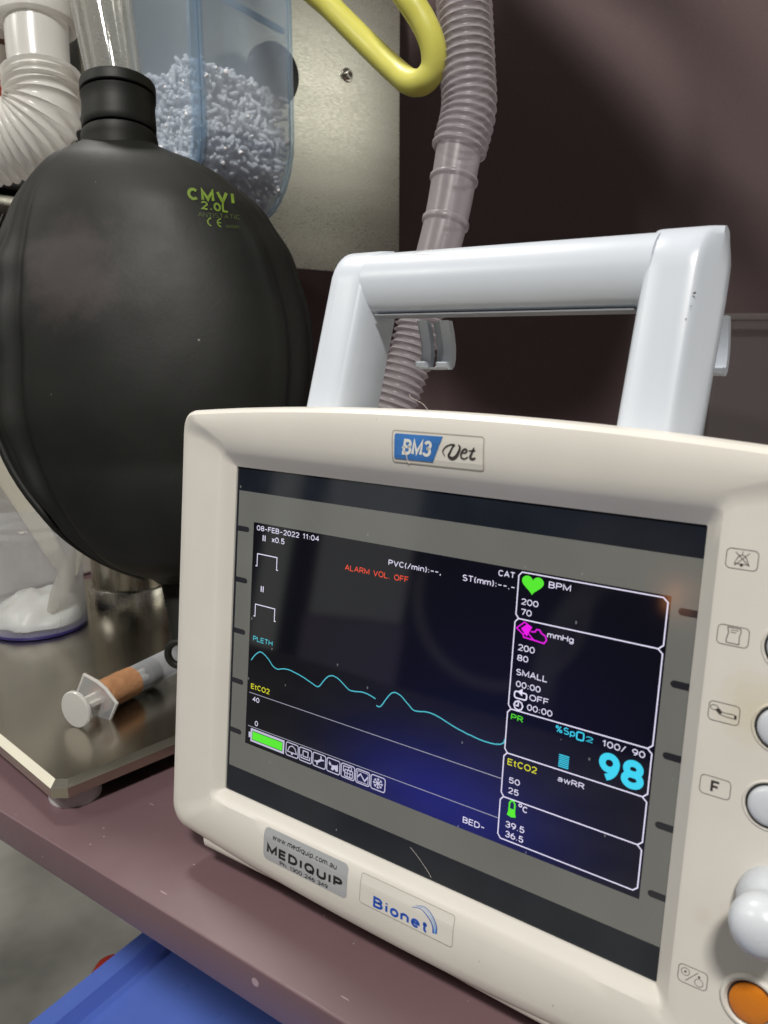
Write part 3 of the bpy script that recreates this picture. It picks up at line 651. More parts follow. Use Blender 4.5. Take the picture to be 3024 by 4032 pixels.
# sticker and maker's plate on the lower bezel -----------------------------
a = Art(); a.poly(rr(26.8, 133.2, 66.7, 146.0, 2.0)); st = stick(a, 'supplier_sticker', sticker, mon, .10, 3)
a = Art(); a.text('www.mediquip.com.au', 31.1, 61.7, 134.75, 136.75, .15); a.text('Ph: 1300 246 349', 35.2, 58.3, 143.8, 145.5, .17)
a.text('MEDIQUIP', 28.7, 64.7, 139.1, 142.9, .26, 0, .34); stick(a, 'sticker_print', ink_black, st, .20, 1)
a = Art(); a.poly(rr(72.5, 133.6, 109.3, 144.1, .8)); pl2 = stick(a, 'maker_plate', cream, mon, .10, 3)
a = Art(); a.line(rr(72.4, 133.5, 109.4, 144.2, .9), .22, True); stick(a, 'plate_groove', groove_dark, pl2, .16, 1)
a = Art(); a.text('Bionet', 78.2, 100.3, 139.4, 143.4, .22, 0, .30); stick(a, 'maker_name', ink_blue, pl2, .22, 1)
a = Art()
def arc(pts, w0): a.line([(q.x, q.y) for q in spline([Vector((x, y, 0)) for x, y in pts], 8)], lambda t: w0 * (.15 + .85 * t))
arc([(93.6, 136.9), (97.0, 136.2), (100.0, 137.6), (101.9, 139.9), (102.3, 142.3)], .62); arc([(95.0, 135.7), (98.6, 135.1), (101.6, 136.7), (103.3, 139.3), (103.4, 142.0)], .5)
stick(a, 'swoosh_mark', ink_blue, pl2, .24, 1)
a = Art(); arc([(94.2, 136.3), (98.0, 135.6), (101.0, 137.2), (102.7, 139.6), (102.9, 142.2)], .5); stick(a, 'swoosh_highlight', ink_sky, pl2, .20, 1)

# printed key symbols --------------------------------------------------------
def keysym(v0, fn, nm):
    a = Art(); a.line(rr(177.2, v0, 184.6, v0 + 5.0, 1.1), .17, True); fn(a, 180.9, v0 + 2.5); stick(a, nm, ink, mon, .06)
def s_bell(a, x, y):
    a.line([(x - 1.7, y + 1.2), (x - 1.0, y - .4), (x - .5, y - 1.0), (x + .5, y - 1.0), (x + 1.0, y - .4), (x + 1.7, y + 1.2)], .17, True); a.disc(x, y + 1.4, .42, 12)
    a.line([(x - 1.6, y - 1.7), (x + 1.8, y + 1.5)], .18); a.line([(x + 1.6, y - 1.7), (x - 1.6, y + 1.7)], .18); a.line([(x, y - 2.0), (x, y - 1.2)], .18)
def s_paper(a, x, y):
    a.line([(x - 1.4, y - 2.1), (x + 1.6, y - 2.1), (x + 1.8, y - 1.4), (x + 1.5, y), (x + 1.6, y + 1.9), (x - 1.4, y + 1.9), (x - 1.5, y + 1.0), (x - 1.1, y - .6)], .2, True)
    a.line([(x - .7, y - 1.5), (x + 1.2, y - 1.5)], .15); a.line([(x - .7, y - .9), (x + .7, y - .9)], .15)
def s_arm(a, x, y):
    a.ring(x - 2.4, y - .9, .95, .17, 16, .65); a.poly([(x - 2.2, y - .4), (x - 1.3, y - 1.0), (x - .4, y - .2), (x - 1.1, y + .6)])
    a.line([(x - .5, y - .1), (x + .8, y - .05), (x + 2.3, y - .2), (x + 3.0, y + .1), (x + 3.0, y + .9), (x + 2.3, y + .9), (x + .5, y + .8), (x - .9, y + .6)], .18, True); a.rect(x + 2.5, y - .1, x + 3.0, y + .8)
def s_f(a, x, y): a.text('F', x - 1.1, x + 1.2, y - 1.6, y + 1.7, .19)
def s_pow(a, x, y):
    a.ring(x - 1.9, y - .7, 1.05, .15); a.disc(x - 1.9, y - .7, .32, 10); a.line([(x - 1.7, y + 1.8), (x + 1.3, y - 1.8)], .18); a.ring(x + 1.7, y + .9, 1.05, .15); a.disc(x + 1.6, y - .7, .32, 10)
for v0, fn, nm in ((4.4, s_bell, 'alarm_symbol'), (23.9, s_paper, 'print_symbol'), (44.0, s_arm, 'cuff_symbol'), (63.8, s_f, 'function_symbol'), (117.0, s_pow, 'power_symbol')): keysym(v0, fn, nm)

# keys, dial, power button ---------------------------------------------------
def MD(u, v, d): return axes(-NN, P(u, v, d), EX)
def ell(mb, prof, M, ry, n=44): return mb.lathe(prof, M @ Matrix.Diagonal((1, ry, 1, 1)), n)
mm = .001
for v0 in (6.9, 26.8, 47.0, 67.0):
    M = MD(193.9, v0, 4.5); k0 = MB()
    k0.lathe([(6.6 * mm, -.6 * mm), (6.5 * mm, .15 * mm), (6.25 * mm, .42 * mm), (5.95 * mm, .38 * mm), (5.8 * mm, -.3 * mm), (5.8 * mm, -1 * mm)], M, 44, False, False)
    kw = k0.build('key_well', cream, mon)
    k1 = MB().lathe([(5.85 * mm, .02 * mm), (5.7 * mm, .06 * mm), (.01 * mm, .07 * mm)], M, 40); k1.build('key_gap', gap_black, kw)
    k2 = MB().lathe([(5.1 * mm, .05 * mm), (5.05 * mm, .7 * mm), (4.8 * mm, 1.2 * mm), (4.1 * mm, 1.6 * mm), (2.4 * mm, 1.85 * mm), (.05 * mm, 1.95 * mm)], M, 44); k2.build('key_cap', key_grey, mon)
M = MD(197.2, 90.2, 4.0) @ Matrix.Diagonal((1, 1, .88, 1))
kb = MB().lathe([(8.9 * mm, -.4 * mm), (8.9 * mm, .10 * mm), (.1 * mm, .12 * mm)], M, 48); kb.build('dial_gap', gap_black, mon)
kd = MB().lathe([(8.1 * mm, 0), (8.3 * mm, 1.6 * mm), (8.2 * mm, 3.4 * mm), (7.8 * mm, 5.2 * mm), (7.1 * mm, 6.8 * mm), (6.3 * mm, 8.1 * mm), (5.9 * mm, 9.3 * mm), (6.0 * mm, 10.4 * mm), (6.5 * mm, 11.6 * mm), (7.1 * mm, 13.2 * mm), (7.5 * mm, 15.2 * mm), (7.4 * mm, 17.4 * mm), (6.8 * mm, 19.6 * mm), (5.6 * mm, 21.4 * mm), (3.8 * mm, 22.7 * mm), (1.8 * mm, 23.3 * mm), (.05 * mm, 23.5 * mm)], M, 56)
kd.build('control_dial', key_grey, mon, sharp=80)
M = MD(195.2, 119.6, 4.5)
kr = MB().lathe([(7.6 * mm, -.5 * mm), (7.4 * mm, .4 * mm), (6.9 * mm, .9 * mm), (6.3 * mm, .9 * mm), (5.7 * mm, .3 * mm), (5.5 * mm, -.6 * mm), (5.4 * mm, -1.2 * mm)], M, 48, False, False)
rim = kr.build('power_rim', cream, mon)
k1 = MB().lathe([(5.6 * mm, .05 * mm), (.1 * mm, .06 * mm)], M, 40); k1.build('power_gap', gap_black, rim)
k2 = MB().lathe([(5.1 * mm, .05 * mm), (5.1 * mm, .8 * mm), (4.9 * mm, 1.2 * mm), (4.2 * mm, 1.5 * mm), (2 * mm, 1.65 * mm), (.05 * mm, 1.7 * mm)], M, 48); k2.build('power_button', orange, mon)

# carrying handle -------------------------------------------------------------
def dfront(v): return -14 + .225 * (v + 25)
def post(sgn):
    rings = []
    vs = [-8, -20, -35, -50, -62, -70, -73, -76, -78.5, -80.5, -82, -83.2, -84.0, -84.4]
    for v in vs:
        t = max(0.0, min(1, (v + 72) / -12.4)); q = math.sqrt(max(0, 1 - t * t)); q = max(q, .03)
        df = dfront(v); dm = df - 13; hf = 13 * q; hr = 12 * q
        fl = 73.2 if v > -64 else 73.2 - 3.2 * min(1, (-64 - v) / 20) ** 1.5
        fl += -.5 * min(1, max(0, (v + 50) / 30))
        pts = [(49.6, dm), (50.4, dm + hf * .55), (51.0, dm + hf * .80), (52.2, dm + hf * .95), (54.0, dm + hf), (58.5, dm + hf * 1.0), (63, dm + hf * 1.0), (66.2, dm + hf * .985), (67.3, dm + hf * .93), (68.2, dm + hf * .80), (70.6, dm + hf * .5), (72.4, dm + hf * .22), (fl, dm),
               (72.4, dm - hr * .25), (70.2, dm - hr * .65), (67, dm - hr * .95), (62, dm - hr), (54, dm - hr), (51, dm - hr * .9), (50.3, dm - hr * .6)]
        rings.append([P(88 + sgn * min(x, fl) if x > 68 else 88 + sgn * x, v, d) for x, d in pts])
    return MB().loft(rings, True, False, True)
hd = bpy.data.objects.new('carrying_handle', None)
post_objs = [post(s).build('handle_post', handle_white, mon, sharp=42) for s in (-1, 1)]
g = MB(); G = []
for k in range(49):
    u = 34.6 + k * (141.4 - 34.6) / 48
    ring = []
    for j in range(36):
        an = 2 * math.pi * j / 36; c_, s_ = math.cos(an), math.sin(an)
        dv = 12.4 * s_; dd = 11.7 * c_
        if s_ > .80: dv = 12.4 * .80 + (s_ - .80) * 4
        ring.append(P(u, -70.3 + dv, -36.2 + dd))
    G.append(ring)
g.loft(G); grip = g.build('handle_grip', handle_white, mon, sharp=35)
g = MB(); g.box((0, 0, 0), (1, 1, 1)); g.v = [P(39.5 + x * 97, -59.45 + y * .5, -37.5 + z * 9) for x, y, z in g.v]; g.build('grip_seam', surf('seam_plastic', (.22, .23, .25), .5), grip)
def hook(u0):
    hk = None
    prof = [(-44, -58.5), (-46.5, -54), (-48.2, -49), (-48.6, -45), (-48, -42.3), (-46.5, -41), (-44, -40.8), (-42.0, -41.6), (-41.2, -43), (-42.6, -43.6), (-44, -43.0), (-45.4, -44), (-45.6, -46.5), (-45.0, -50), (-43.2, -54.5), (-41, -58.5)]
    m = MB()
    for a0, a1 in ((0, 4.2), (9.2, 13.6)):
        m.loft([[P(u0 + a0 + .5, v, d) for d, v in prof]] + [[P(u0 + a0, v, d) for d, v in prof], [P(u0 + a1, v, d) for d, v in prof]] , True, True, True)
    m.loft([[P(u0 + 4.2, v, d - 1.6) for d, v in prof[:8]] + [P(u0 + 4.2, v, d - 2.6) for d, v in prof[7::-1]], [P(u0 + 9.2, v, d - 1.6) for d, v in prof[:8]] + [P(u0 + 9.2, v, d - 2.6) for d, v in prof[7::-1]]], True, True, True)
    m.build('cable_hook', handle_white, mon, sharp=30)
hook(50.4); hook(147.4)
bpy.data.objects.remove(hd)
# small scuffs on the right post
sc = MB()
for (u, v, r_) in ((155.6, -62.3, .42), (155.2, -58.6, .22), (154.4, -55, .22)):
    c0 = P(u, v, dfront(v) + .14); sc.add([c0 + EX * (r_ * mm * math.cos(2 * math.pi * i / 9) * random.uniform(.7, 1.5)) + DN * (r_ * mm * .7 * math.sin(2 * math.pi * i / 9)) for i in range(9)], [tuple(range(9))])
sc.build('scuff_mark', ink, post_objs[1], smooth=False)

# ================================================================== BREATHING BAG
BAGC = Vector((-.138, .076, .03))
CR = Vector((.8148, .5797, 0)); CB = Vector((-.5797, .8148, 0))   # across and away, as the bag hangs
CAMP = Vector((.2192, -.2118, .2080))
bag = thing('breathing_bag', 'inflated matte black rubber breathing bag hanging by its collar beside the monitor', 'breathing bag', BAGC)
prof = [  # image-free description: (across, height, half width) of each cross-section in metres
]
def px(x, y, D):   # measured once from the photograph; turned into metres at the bag's distance
    fV = 1723.67; fx, fy = (x - 829.5) / fV, (y - 1106) / fV
    f_ = Vector((-.5669, .7967, -.2093)); r_ = Vector((.81480, .57975, 0)); u_ = Vector((-.1214, .1705, .9778))
    return CAMP + (f_ + r_ * fx - u_ * fy) * D
BAGP = [(302, 258, 77), (312, 257, 80), (322, 258, 96), (335, 262, 122), (352, 270, 158), (375, 278, 190), (405, 285, 222), (445, 296, 257), (490, 303, 280), (543, 312, 304), (600, 318, 319), (660, 326, 331), (720, 331, 336), (790, 333, 337), (860, 332, 332), (930, 333, 318), (985, 337, 299), (1040, 343, 273), (1090, 349, 243), (1135, 353, 209), (1175, 357, 168), (1205, 361, 125), (1228, 364, 80), (1243, 366, 44), (1255, 368, 28)]
rows = []
NB = 240
for (y, cx, hw) in spline([Vector(q) for q in BAGP], 4):
    pass
for q in spline([Vector((a_, b_, c_)) for a_, b_, c_ in BAGP], 4):
    y, cx, hw = q.x, q.y, q.z
    C0 = px(cx, y, .43); a_ = hw * .43 / 1723.67
    full = min(1, a_ / .075)
    b_ = a_ * (.95 - .38 * full)
    ring = []
    for j in range(NB):
        th = 2 * math.pi * j / NB
        c_, s_ = math.cos(th), math.sin(th)
        ex = 2 / 2.15
        x = a_ * math.copysign(abs(c_) ** ex, c_); z = b_ * math.copysign(abs(s_) ** ex, s_)   # s_<0 : towards the viewer
        deg = math.degrees(th) % 360
        def bumpf(d0, w): return math.exp(-((((deg - d0 + 180) % 360) - 180) / w) ** 2)
        k = full ** 2
        r = k * (.0040 * bumpf(219, 3.2) - .0052 * bumpf(206, 7) + .0016 * bumpf(191, 4) - .0024 * bumpf(227, 4) + .0014 * bumpf(329, 5) - .0016 * bumpf(337, 6) + .0022 * bumpf(3, 3))
        p = C0 + CR * x + CB * z
        lum = noise.noise(p * 22) * .0006 + noise.noise(p * 60) * .0002
        near = bumpf(208, 14); lum += near * noise.noise(p * 62 + Vector((3, 1, 8))) * .0048
        d = (CR * c_ + CB * s_)
        ring.append(p + d * (r + lum * k))
    rows.append(ring)
mb = MB().loft(rows, True, False, True)
bag_body = mb.build('bag_body', black_rubber, bag, sharp=75)
bagbvh = BVHTree.FromPolygons([tuple(x) for x in mb.v], mb.f)
# moulded seam rim along the lower left, and its groove
js = round(191 / 360 * NB); seam = []
for rw in rows[30:-3:2]:
    ctr = sum(rw, Vector()) / NB; o_ = (rw[js] - ctr).normalized(); seam.append(rw[js] + o_ * .0016)
mb = MB(); mb.tube(seam, lambda i: .0024 * min(1, .25 + i / 8), 12)
mb.build('seam_rim', black_rubber, bag_body)
# collar: banded neck sleeve
t0 = px(255, 188, .43); t1 = px(260, 326, .43); ax = (t0 - t1); Lc = ax.length
Mn = axes(ax, t1, CR)
q = Lc
cl = MB().lathe([(.0192, -.004), (.0194, .0), (.0196, .003), (.0200, .0055), (.0196, .0075), (.0190, .0080), (.0174, .0082), (.0174, .0098)], Mn, 56, False, False); cl.build('lower_ring', black_rubber, bag)
cl = MB().lathe([(.0172, .0092), (.0188, .0094), (.0192, .0100), (.0194, .0130), (.0190, .0200), (.0190, q - .0095), (.0196, q - .0075), (.0197, q - .0068), (.0190, q - .0064), (.0174, q - .0062), (.0174, q - .0048)], Mn, 56, False, False); cl.build('neck_collar', black_rubber, bag)
cl = MB().lathe([(.0172, q - .0053), (.0192, q - .0052), (.0197, q - .0047), (.0198, q - .0005), (.0195, q + .0006), (.0186, q + .001), (.0160, q + .0008), (.0155, q - .004)], Mn, 56, False, False); cl.build('rim_band', black_rubber, bag)
# tail strap and its hanging loop
tp = [px(367, 1240, .43), px(374, 1280, .43), px(381, 1330, .43), px(387, 1385, .43)]
mb = MB(); rr_ = []
for i, q_ in enumerate(spline(tp, 5)):
    wv = .0062 - .0020 * i / 15; th_ = .0022
    rr_.append([q_ + CR * (wv * math.cos(2 * math.pi * j / 16)) + CB * (th_ * math.sin(2 * math.pi * j / 16)) for j in range(16)])
mb.loft(rr_, True, True, True).build('tail_strap', black_rubber, bag)
lc = px(386, 1412, .43); mb = MB()
dl = (CB * .8 + CR * .6)
mb.tube([lc + CR * (.0058 * math.cos(2 * math.pi * i / 28)) + Vector((0, 0, 1)) * (.0068 * math.sin(2 * math.pi * i / 28)) for i in range(29)], .0020, 10, False).build('hanging_loop', black_rubber, bag)
# printed lettering, projected onto the rubber
def bagprint(art, name, mat):
    bm = bmesh.new(); vs = [bm.verts.new((x, y, 0)) for x, y in art.v]
    for q_ in art.f:
        try: bm.faces.new([vs[i] for i in q_])
        except ValueError: pass
    bmesh.ops.triangulate(bm, faces=bm.faces[:])
    
    for _ in range(3): bmesh.ops.subdivide_edges(bm, edges=[e for e in bm.edges if e.calc_length() > 4], cuts=1); bmesh.ops.triangulate(bm, faces=bm.faces[:])
    bm.verts.index_update(); out = []
    for p_ in bm.verts:
        tgt = px(p_.co.x, p_.co.y, .40); d = (tgt - CAMP).normalized()
        hit = bagbvh.ray_cast(CAMP, d)[0]
        out.append((hit if hit else px(p_.co.x, p_.co.y, .43)) - d * .00035)
    f = [tuple(x.index for x in q_.verts) for q_ in bm.faces]; bm.free()
    obj(name, out, f, mat, bag_body, smooth=False)
def warp(art, o, xv, yv):   # o origin, xv one unit of x, yv one unit of y (all in the photo's measure)
    art.v = [(o[0] + x * xv[0] + y * yv[0], o[1] + x * xv[1] + y * yv[1]) for x, y in art.v]
a = Art(); a.text('CMVI', 0, 103, 0, 27, .24, 0, .36); warp(a, (403, 404), (1, .115), (.10, 1)); bagprint(a, 'brand_print', green_print)
a = Art(); a.text('2.0L', 0, 60, 0, 19, .22, 0, .30); warp(a, (433, 433), (1, .135), (.1, 1)); bagprint(a, 'volume_print', green_print)
a = Art(); a.text('ANTISTATIC', 0, 92, 0, 10, .13); warp(a, (427, 458), (1, .07), (.1, 1)); bagprint(a, 'type_print', green_faint)
a = Art()
a.line([(13 + -11 * math.cos(R(x)), 9 + 9 * math.sin(R(x))) for x in range(-75, 76, 12)], 3.0); a.line([(34 + -11 * math.cos(R(x)), 9 + 9 * math.sin(R(x))) for x in range(-75, 76, 12)], 3.0); a.line([(23, 9), (31, 9)], 2.6)
warp(a, (446, 470), (1, .08), (.1, 1)); bagprint(a, 'conformity_print', green_print)
a = Art(); a.text('00086', 0, 30, 0, 7, .12); warp(a, (488, 486), (1, .02), (.1, 1)); bagprint(a, 'code_print', green_faint)

# ================================================================== CLEAR TUBE ABOVE THE BAG
tb = px(252, 196, .43); tt = px(205, -70, .43); axv = (tt - tb); M = axes(axv, tb, CR); Lt = axv.length
ct = thing('clear_tube', 'clear rigid plastic tube standing in the black collar of the breathing bag', 'tube', tb)
MB().lathe([(.0142, 0), (.0150, .02), (.0158, Lt * .6), (.0165, Lt)], M, 40, False, False).build('outer_wall', tube_clear, ct)
MB().lathe([(.0095, .0), (.0100, .02), (.0108, Lt)], M, 32, False, False).build('inner_wall', tube_clear, ct)

# ================================================================== STEEL PANEL, KNOB, SCREW
qd = Vector((math.cos(R(81)), math.sin(R(81)), 0)); qm = Vector((qd.y, -qd.x, 0)); PC = Vector((-.3094, .5603, .279))
Mp = Matrix((-qm, qd, Vector((0, 0, 1)))).transposed().to_4x4(); Mp.translation = PC     # x: into the wall, y: along the wall
sp_ = thing('steel_sheet', 'brushed steel sheet fixed upright in front of the plum wall', 'steel sheet', PC)
v, f = bevel_box((0, -.36, 0), (.004, 0, .62), .0006, Mp, 2); obj('panel_sheet', v, f, steel_wall, sp_)
v, f = bevel_box((.002, -.355, .004), (.030, -.020, .60), .001, Mp, 2); obj('panel_backing', v, f, grey_dark, sp_)
Ms = Mp @ Matrix.Translation((0, -.0773, .1916)) @ Matrix.Rotation(R(-90), 4, 'Y')
MB().lathe([(.0068, -.001), (.0068, .0006), (.0062, .0012), (.0058, .0013)], Ms, 28).build('screw_washer', steel, sp_)
s1 = MB().lathe([(.0046, .001), (.0046, .0042), (.0042, .0046), (.0028, .0046), (.0028, .0020)], Ms, 24, True, True).build('socket_screw', steel, sp_)
Mk = Mp @ Matrix.Translation((-.022, -.1955, .161)) @ Matrix.Rotation(R(-90), 4, 'Y')
MB().lathe([(.010, -.022), (.010, 0), (.0235, 0), (.0255, .003), (.0255, .012), (.023, .016), (.01, .018), (.001, .018)], Mk, 44).build('black_knob', black_plastic, sp_)

# ================================================================== ABSORBER CANISTER WITH PELLETS
PCan = PC + qm * .09; PCan.z = 0
# profile in the plane (into the wall, up); extruded along the wall
ztop, zc, rad_, wid = .60, .374, .052, .104
def uprof(r_off, n=14, top=ztop):
    pts = [(0 - r_off, top)]
    for i in range(n + 1):
        aa = R(180 - 180 * i / n)
        pts.append((wid / 2 + (rad_ + r_off) * math.cos(aa), zc - (rad_ + r_off) * 1.20 * math.sin(aa)))
    pts.append((wid + r_off, top)); return pts
y0, y1 = -.3185, -.2255
Mc = Matrix((-qm, qd, Vector((0, 0, 1)))).transposed().to_4x4(); Mc.translation = PCan
can = thing('absorber_canister', 'blue tinted clear canister part filled with white pellets, mounted on the steel panel', 'canister', Mc @ Vector((wid / 2, (y0 + y1) / 2, zc - .06)))
pr = uprof(0)
mb = MB().loft([[Mc @ Vector((x, yy, z)) for x, z in pr] for yy in (y0, y0 + .02, y0 + .05, y1)], False)
mb.build('canister_body', blue_clear, can)
mb = MB(); n_ = len(pr); mb.add([Mc @ Vector((x, y0, z)) for x, z in pr], [tuple(range(n_))]); mb.build('front_face', blue_clear, can, smooth=False)
mb = MB(); mb.add([Mc @ Vector((x, y1, z)) for x, z in pr], [tuple(range(n_))]); mb.build('rear_face', blue_clear, can, smooth=False)
def lip(yc, wv, hgt, name, mat):
    o_ = uprof(hgt); i2 = uprof(-.0006)
    m = MB().loft([[Mc @ Vector((x, yc - wv, z)) for x, z in i2], [Mc @ Vector((x, yc - wv, z)) for x, z in o_], [Mc @ Vector((x, yc + wv, z)) for x, z in o_], [Mc @ Vector((x, yc + wv, z)) for x, z in i2]], False)
    m.build(name, mat, can, sharp=30)
lip(y0 + .001, .0030, .0030, 'front_flange', blue_edge); lip(y0 + .0075, .0012, .0018, 'inner_flange', blue_edge); lip(y1, .0018, .0016, 'rear_flange', blue_edge)
mb = MB()
for i_ in range(9):
    pass
nr = 14
mb.loft([[Mc @ Vector((x_, y0 + .010 + (y1 - y0 - .014) * k / nr, .462 - .012 * k / nr + z_)) for x_, z_ in ((.0006, 0), (.005, .0008), (.005, .0030), (.0006, .0040))] for k in range(nr + 1)], True, True, True)
mb.build('inner_rib', blue_edge, can, sharp=30)
# pellets: a heap of little extruded rods; uncountable
mb = MB()
def cap(c, d, r_, l_):
    M = axes(d, c, Vector((.3, .5, .8)) if abs(d.z) < .9 else Vector((1, 0, 0)))
    mb.lathe([(r_ * .6, -l_ - r_ * .5), (r_, -l_), (r_, l_), (r_ * .6, l_ + r_ * .5)], M, 7)
cnt = 0
while cnt < 3300:
    y = random.uniform(y0 + .003, y1 - .003); x = random.uniform(.003, wid - .003)
    top = .418 - .010 * ((y - y0) / (y1 - y0)) ** 1.5 + .004 * math.sin(x * 90) - .006 * abs(x - .05) / .05
    z = random.uniform(zc - rad_ * 1.2, top)
    if z < zc and ((x - wid / 2) / (rad_ - .003)) ** 2 + ((z - zc) / (rad_ * 1.2 - .003)) ** 2 > 1: continue
    if .010 < x < wid - .02 and y > y0 + .012 and y < y1 - .010 and z < top - .010 and random.random() < .85: continue
    d = Vector((random.gauss(0, 1), random.gauss(0, 1), random.gauss(0, .8))).normalized()
    cap(Mc @ Vector((x, y, z)), d, random.uniform(.0014, .0019), random.uniform(.0014, .0042)); cnt += 1
pel = mb.build('lime_pellets', pellet_m, None, sharp=50)
pel['kind'] = 'stuff'; tag(pel, 'white soda lime pellets heaped in the blue clear canister', 'pellets')

# ================================================================== HOSES
def hose(pts, r0, pitch, amp, n=24, steps=6, cuff=None):
    pts = spline(pts, 40); Ls = [0]
    for i in range(1, len(pts)): Ls.append(Ls[-1] + (pts[i] - pts[i - 1]).length)
    tot = Ls[-1]; out = []; rad = []; k = 0; m = int(tot / pitch * steps)
    for i in range(m + 1):
        s = tot * i / m
        while k < len(Ls) - 2 and Ls[k + 1] < s: k += 1
        t = (s - Ls[k]) / max(1e-9, Ls[k + 1] - Ls[k]); out.append(pts[k].lerp(pts[k + 1], t))
        rad.append(cuff(s, tot) if cuff and cuff(s, tot) else r0 + amp * (1 - 2 * abs(math.sin(math.pi * s / pitch)) ** .8) )
    return MB().tube(out, lambda i: rad[i], n, False)
# lilac clear hose in front of the wall
hp = [(-.0600, .2400, .6000), (-.0440, .2320, .4800), (-.0380, .2260, .4230), (-.0359, .2235, .4064), (-.0278, .2166, .3578), (-.0245, .2129, .3349), (-.0263, .2055, .3119)]
h2 = [(-.0262, .2060, .3135), (-.0266, .2010, .2950), (-.0272, .1955, .2762), (-.0290, .1880, .2540), (-.0322, .1790, .2260)]
h3 = [(-.0320, .1795, .2280), (-.0340, .1745, .2080), (-.0400, .1615, .1715), (-.0500, .1470, .1250), (-.0600, .140, .0750), (-.066, .150, .0230)]
lh = thing('corrugated_hose', 'clear lilac corrugated hose with smooth cuffs hanging in front of the plum wall', 'hose', h3[-1])
hose(hp, .0154, .0047, .0013).build('hose_wall', hose_lilac, lh, sharp=70)
def cf(s, tot): return .0128 + (.0012 if (abs(s - .017) < .0012 or abs(s - .042) < .0012 or abs(s - .068) < .0014) else 0) - .0012 * s / tot + (.0014 if s > tot - .003 else 0)
hose(h2, .0128, .0047, .001, cuff=cf).build('smooth_cuff', hose_lilac, lh, sharp=60)
hose(h3, .0128, .0042, .0011).build('lower_wall', hose_lilac, lh, sharp=70)
# white corrugated hose on the left
wp = [(-.2524, .0958, .3640), (-.2508, .0948, .3560), (-.2490, .0930, .3440), (-.2540, .0880, .3330), (-.2640, .0800, .3260), (-.2780, .0690, .3225), (-.300, .0520, .3230), (-.330, .030, .330)]
wh = thing('corrugated_hose', 'thick milky white corrugated hose bending left below its smooth sleeve', 'hose', Vector(wp[1]))
hose(wp, .0218, .0042, .0013, 32).build('hose_wall', hose_milky, wh, sharp=75)
ws = [(-.2655, .1060, .4350), (-.2576, .0983, .3869), (-.2520, .0950, .3590)]
MB().tube(spline(ws, 10), lambda i: .0186 - .0012 * i / 20 + (.0012 if i > 17 else 0), 36, False).build('smooth_sleeve', hose_milky, wh, sharp=70)
sk = thing('hose_socket', 'wide milky plastic socket holding the top of the white hose', 'hose fitting', (-.2600, .1005, .3930))
Mk2 = axes((-.012, .012, .10), (-.2598, .1004, .3935), CR)
MB().lathe([(.0195, 0), (.0236, .0008), (.0240, .003), (.0236, .05)], Mk2, 40, False, False).build('socket_wall', hose_milky, sk)
MB().lathe([(.0188, .012), (.0206, .0125), (.0207, .016), (.0204, .05)], Mk2, 36, False, False).build('socket_liner', hose_milky, sk)
# yellow tube loop
yp = [(-.2150, .2050, .5700), (-.1850, .2060, .4900), (-.1501, .2123, .4341), (-.1283, .2200, .4114), (-.1001, .2205, .3851), (-.0748, .2145, .3642), (-.0600, .2080, .3545), (-.0490, .2050, .3530), (-.0425, .2040, .3590), (-.0415, .2010, .3690), (-.0462, .1974, .3815), (-.0567, .1937, .3970), (-.0758, .1985, .4191), (-.100, .205, .470), (-.120, .215, .570)]
ym = MB().tube(spline(yp, 10), .0073, 20, True).build('yellow_tube', yellow_m, None, loc=yp[7])
tag(ym, 'loop of soft yellow tubing hanging beside the lilac hose', 'tube')

# ================================================================== STEEL BASE PLATE AND WHAT STANDS ON IT
an = R(-8.0); bx = Vector((math.cos(an), math.sin(an), 0)); by = Vector((-math.sin(an), math.cos(an), 0)); zt = .011
CN = Vector((-.0905, -.0322, 0))
bp = thing('steel_stand', 'polished steel plate with slanted rim and white feet on the plum shelf', 'stand', CN + bx * -.05 + by * .05)
def pl_ring(inset, z, cut):
    w_, h_ = .30, .36
    lo = [(-cut, 0), (0, cut), (0, h_), (-w_, h_), (-w_, 0)]
    base_ = [(-inset - cut, inset), (-inset, inset + cut), (-inset, h_ - inset), (-w_ + inset, h_ - inset), (-w_ + inset, inset)]
    return [CN + bx * x + by * y + Vector((0, 0, z)) for x, y in base_]
mb = MB().loft([pl_ring(.0002, .0032, .0055), pl_ring(0, .0034, .0055), pl_ring(0, .0083, .0055), pl_ring(.0034, zt, .0040)], True, True, True)
mb.build('plate_body', steel_base, bp, sharp=12)
for x, y in ((-.0175, .0165), (-.28, .02), (-.02, .33)):
    MB().lathe([(.0118, -.007), (.0122, -.006), (.0118, .0034)], Matrix.Translation(CN + bx * x + by * y), 28).build('plate_foot', foot_white, bp)
# steel column
cc = Vector((-.283, .157, zt))
sc_ = thing('steel_column', 'brushed steel column rising from a thick ring on the base plate', 'column', cc)
MB().lathe([(.0315, 0), (.0315, .0150), (.0308, .0160), (.0285, .0162)], Matrix.Translation(cc), 60).build('base_ring', steel, sc_)
MB().lathe([(.0285, .0160), (.0285, .17)], Matrix.Translation(cc), 60).build('column_shaft', steel_cyl, sc_)
# specimen cup
cu = Vector((-.291, .084, zt))
cup = thing('specimen_cup', 'clear plastic cup with ribbed neck and purple base holding white cream', 'cup', cu)
Mt = Matrix.Translation(cu)
MB().lathe([(.0318, .0005), (.0325, .003), (.0322, .008), (.0312, .060), (.0305, .066), (.0314, .068), (.0314, .0705), (.0303, .072), (.0303, .074), (.0313, .0755), (.0313, .078), (.0302, .080), (.0300, .088)], Mt, 56, False, False).build('cup_wall', cup_clear, cup, sharp=60)
MB().lathe([(.0300, .0004), (.0322, .0006), (.0324, .0026), (.0316, .0032), (.0300, .0034)], Mt, 56).build('purple_base', purple_m, cup)
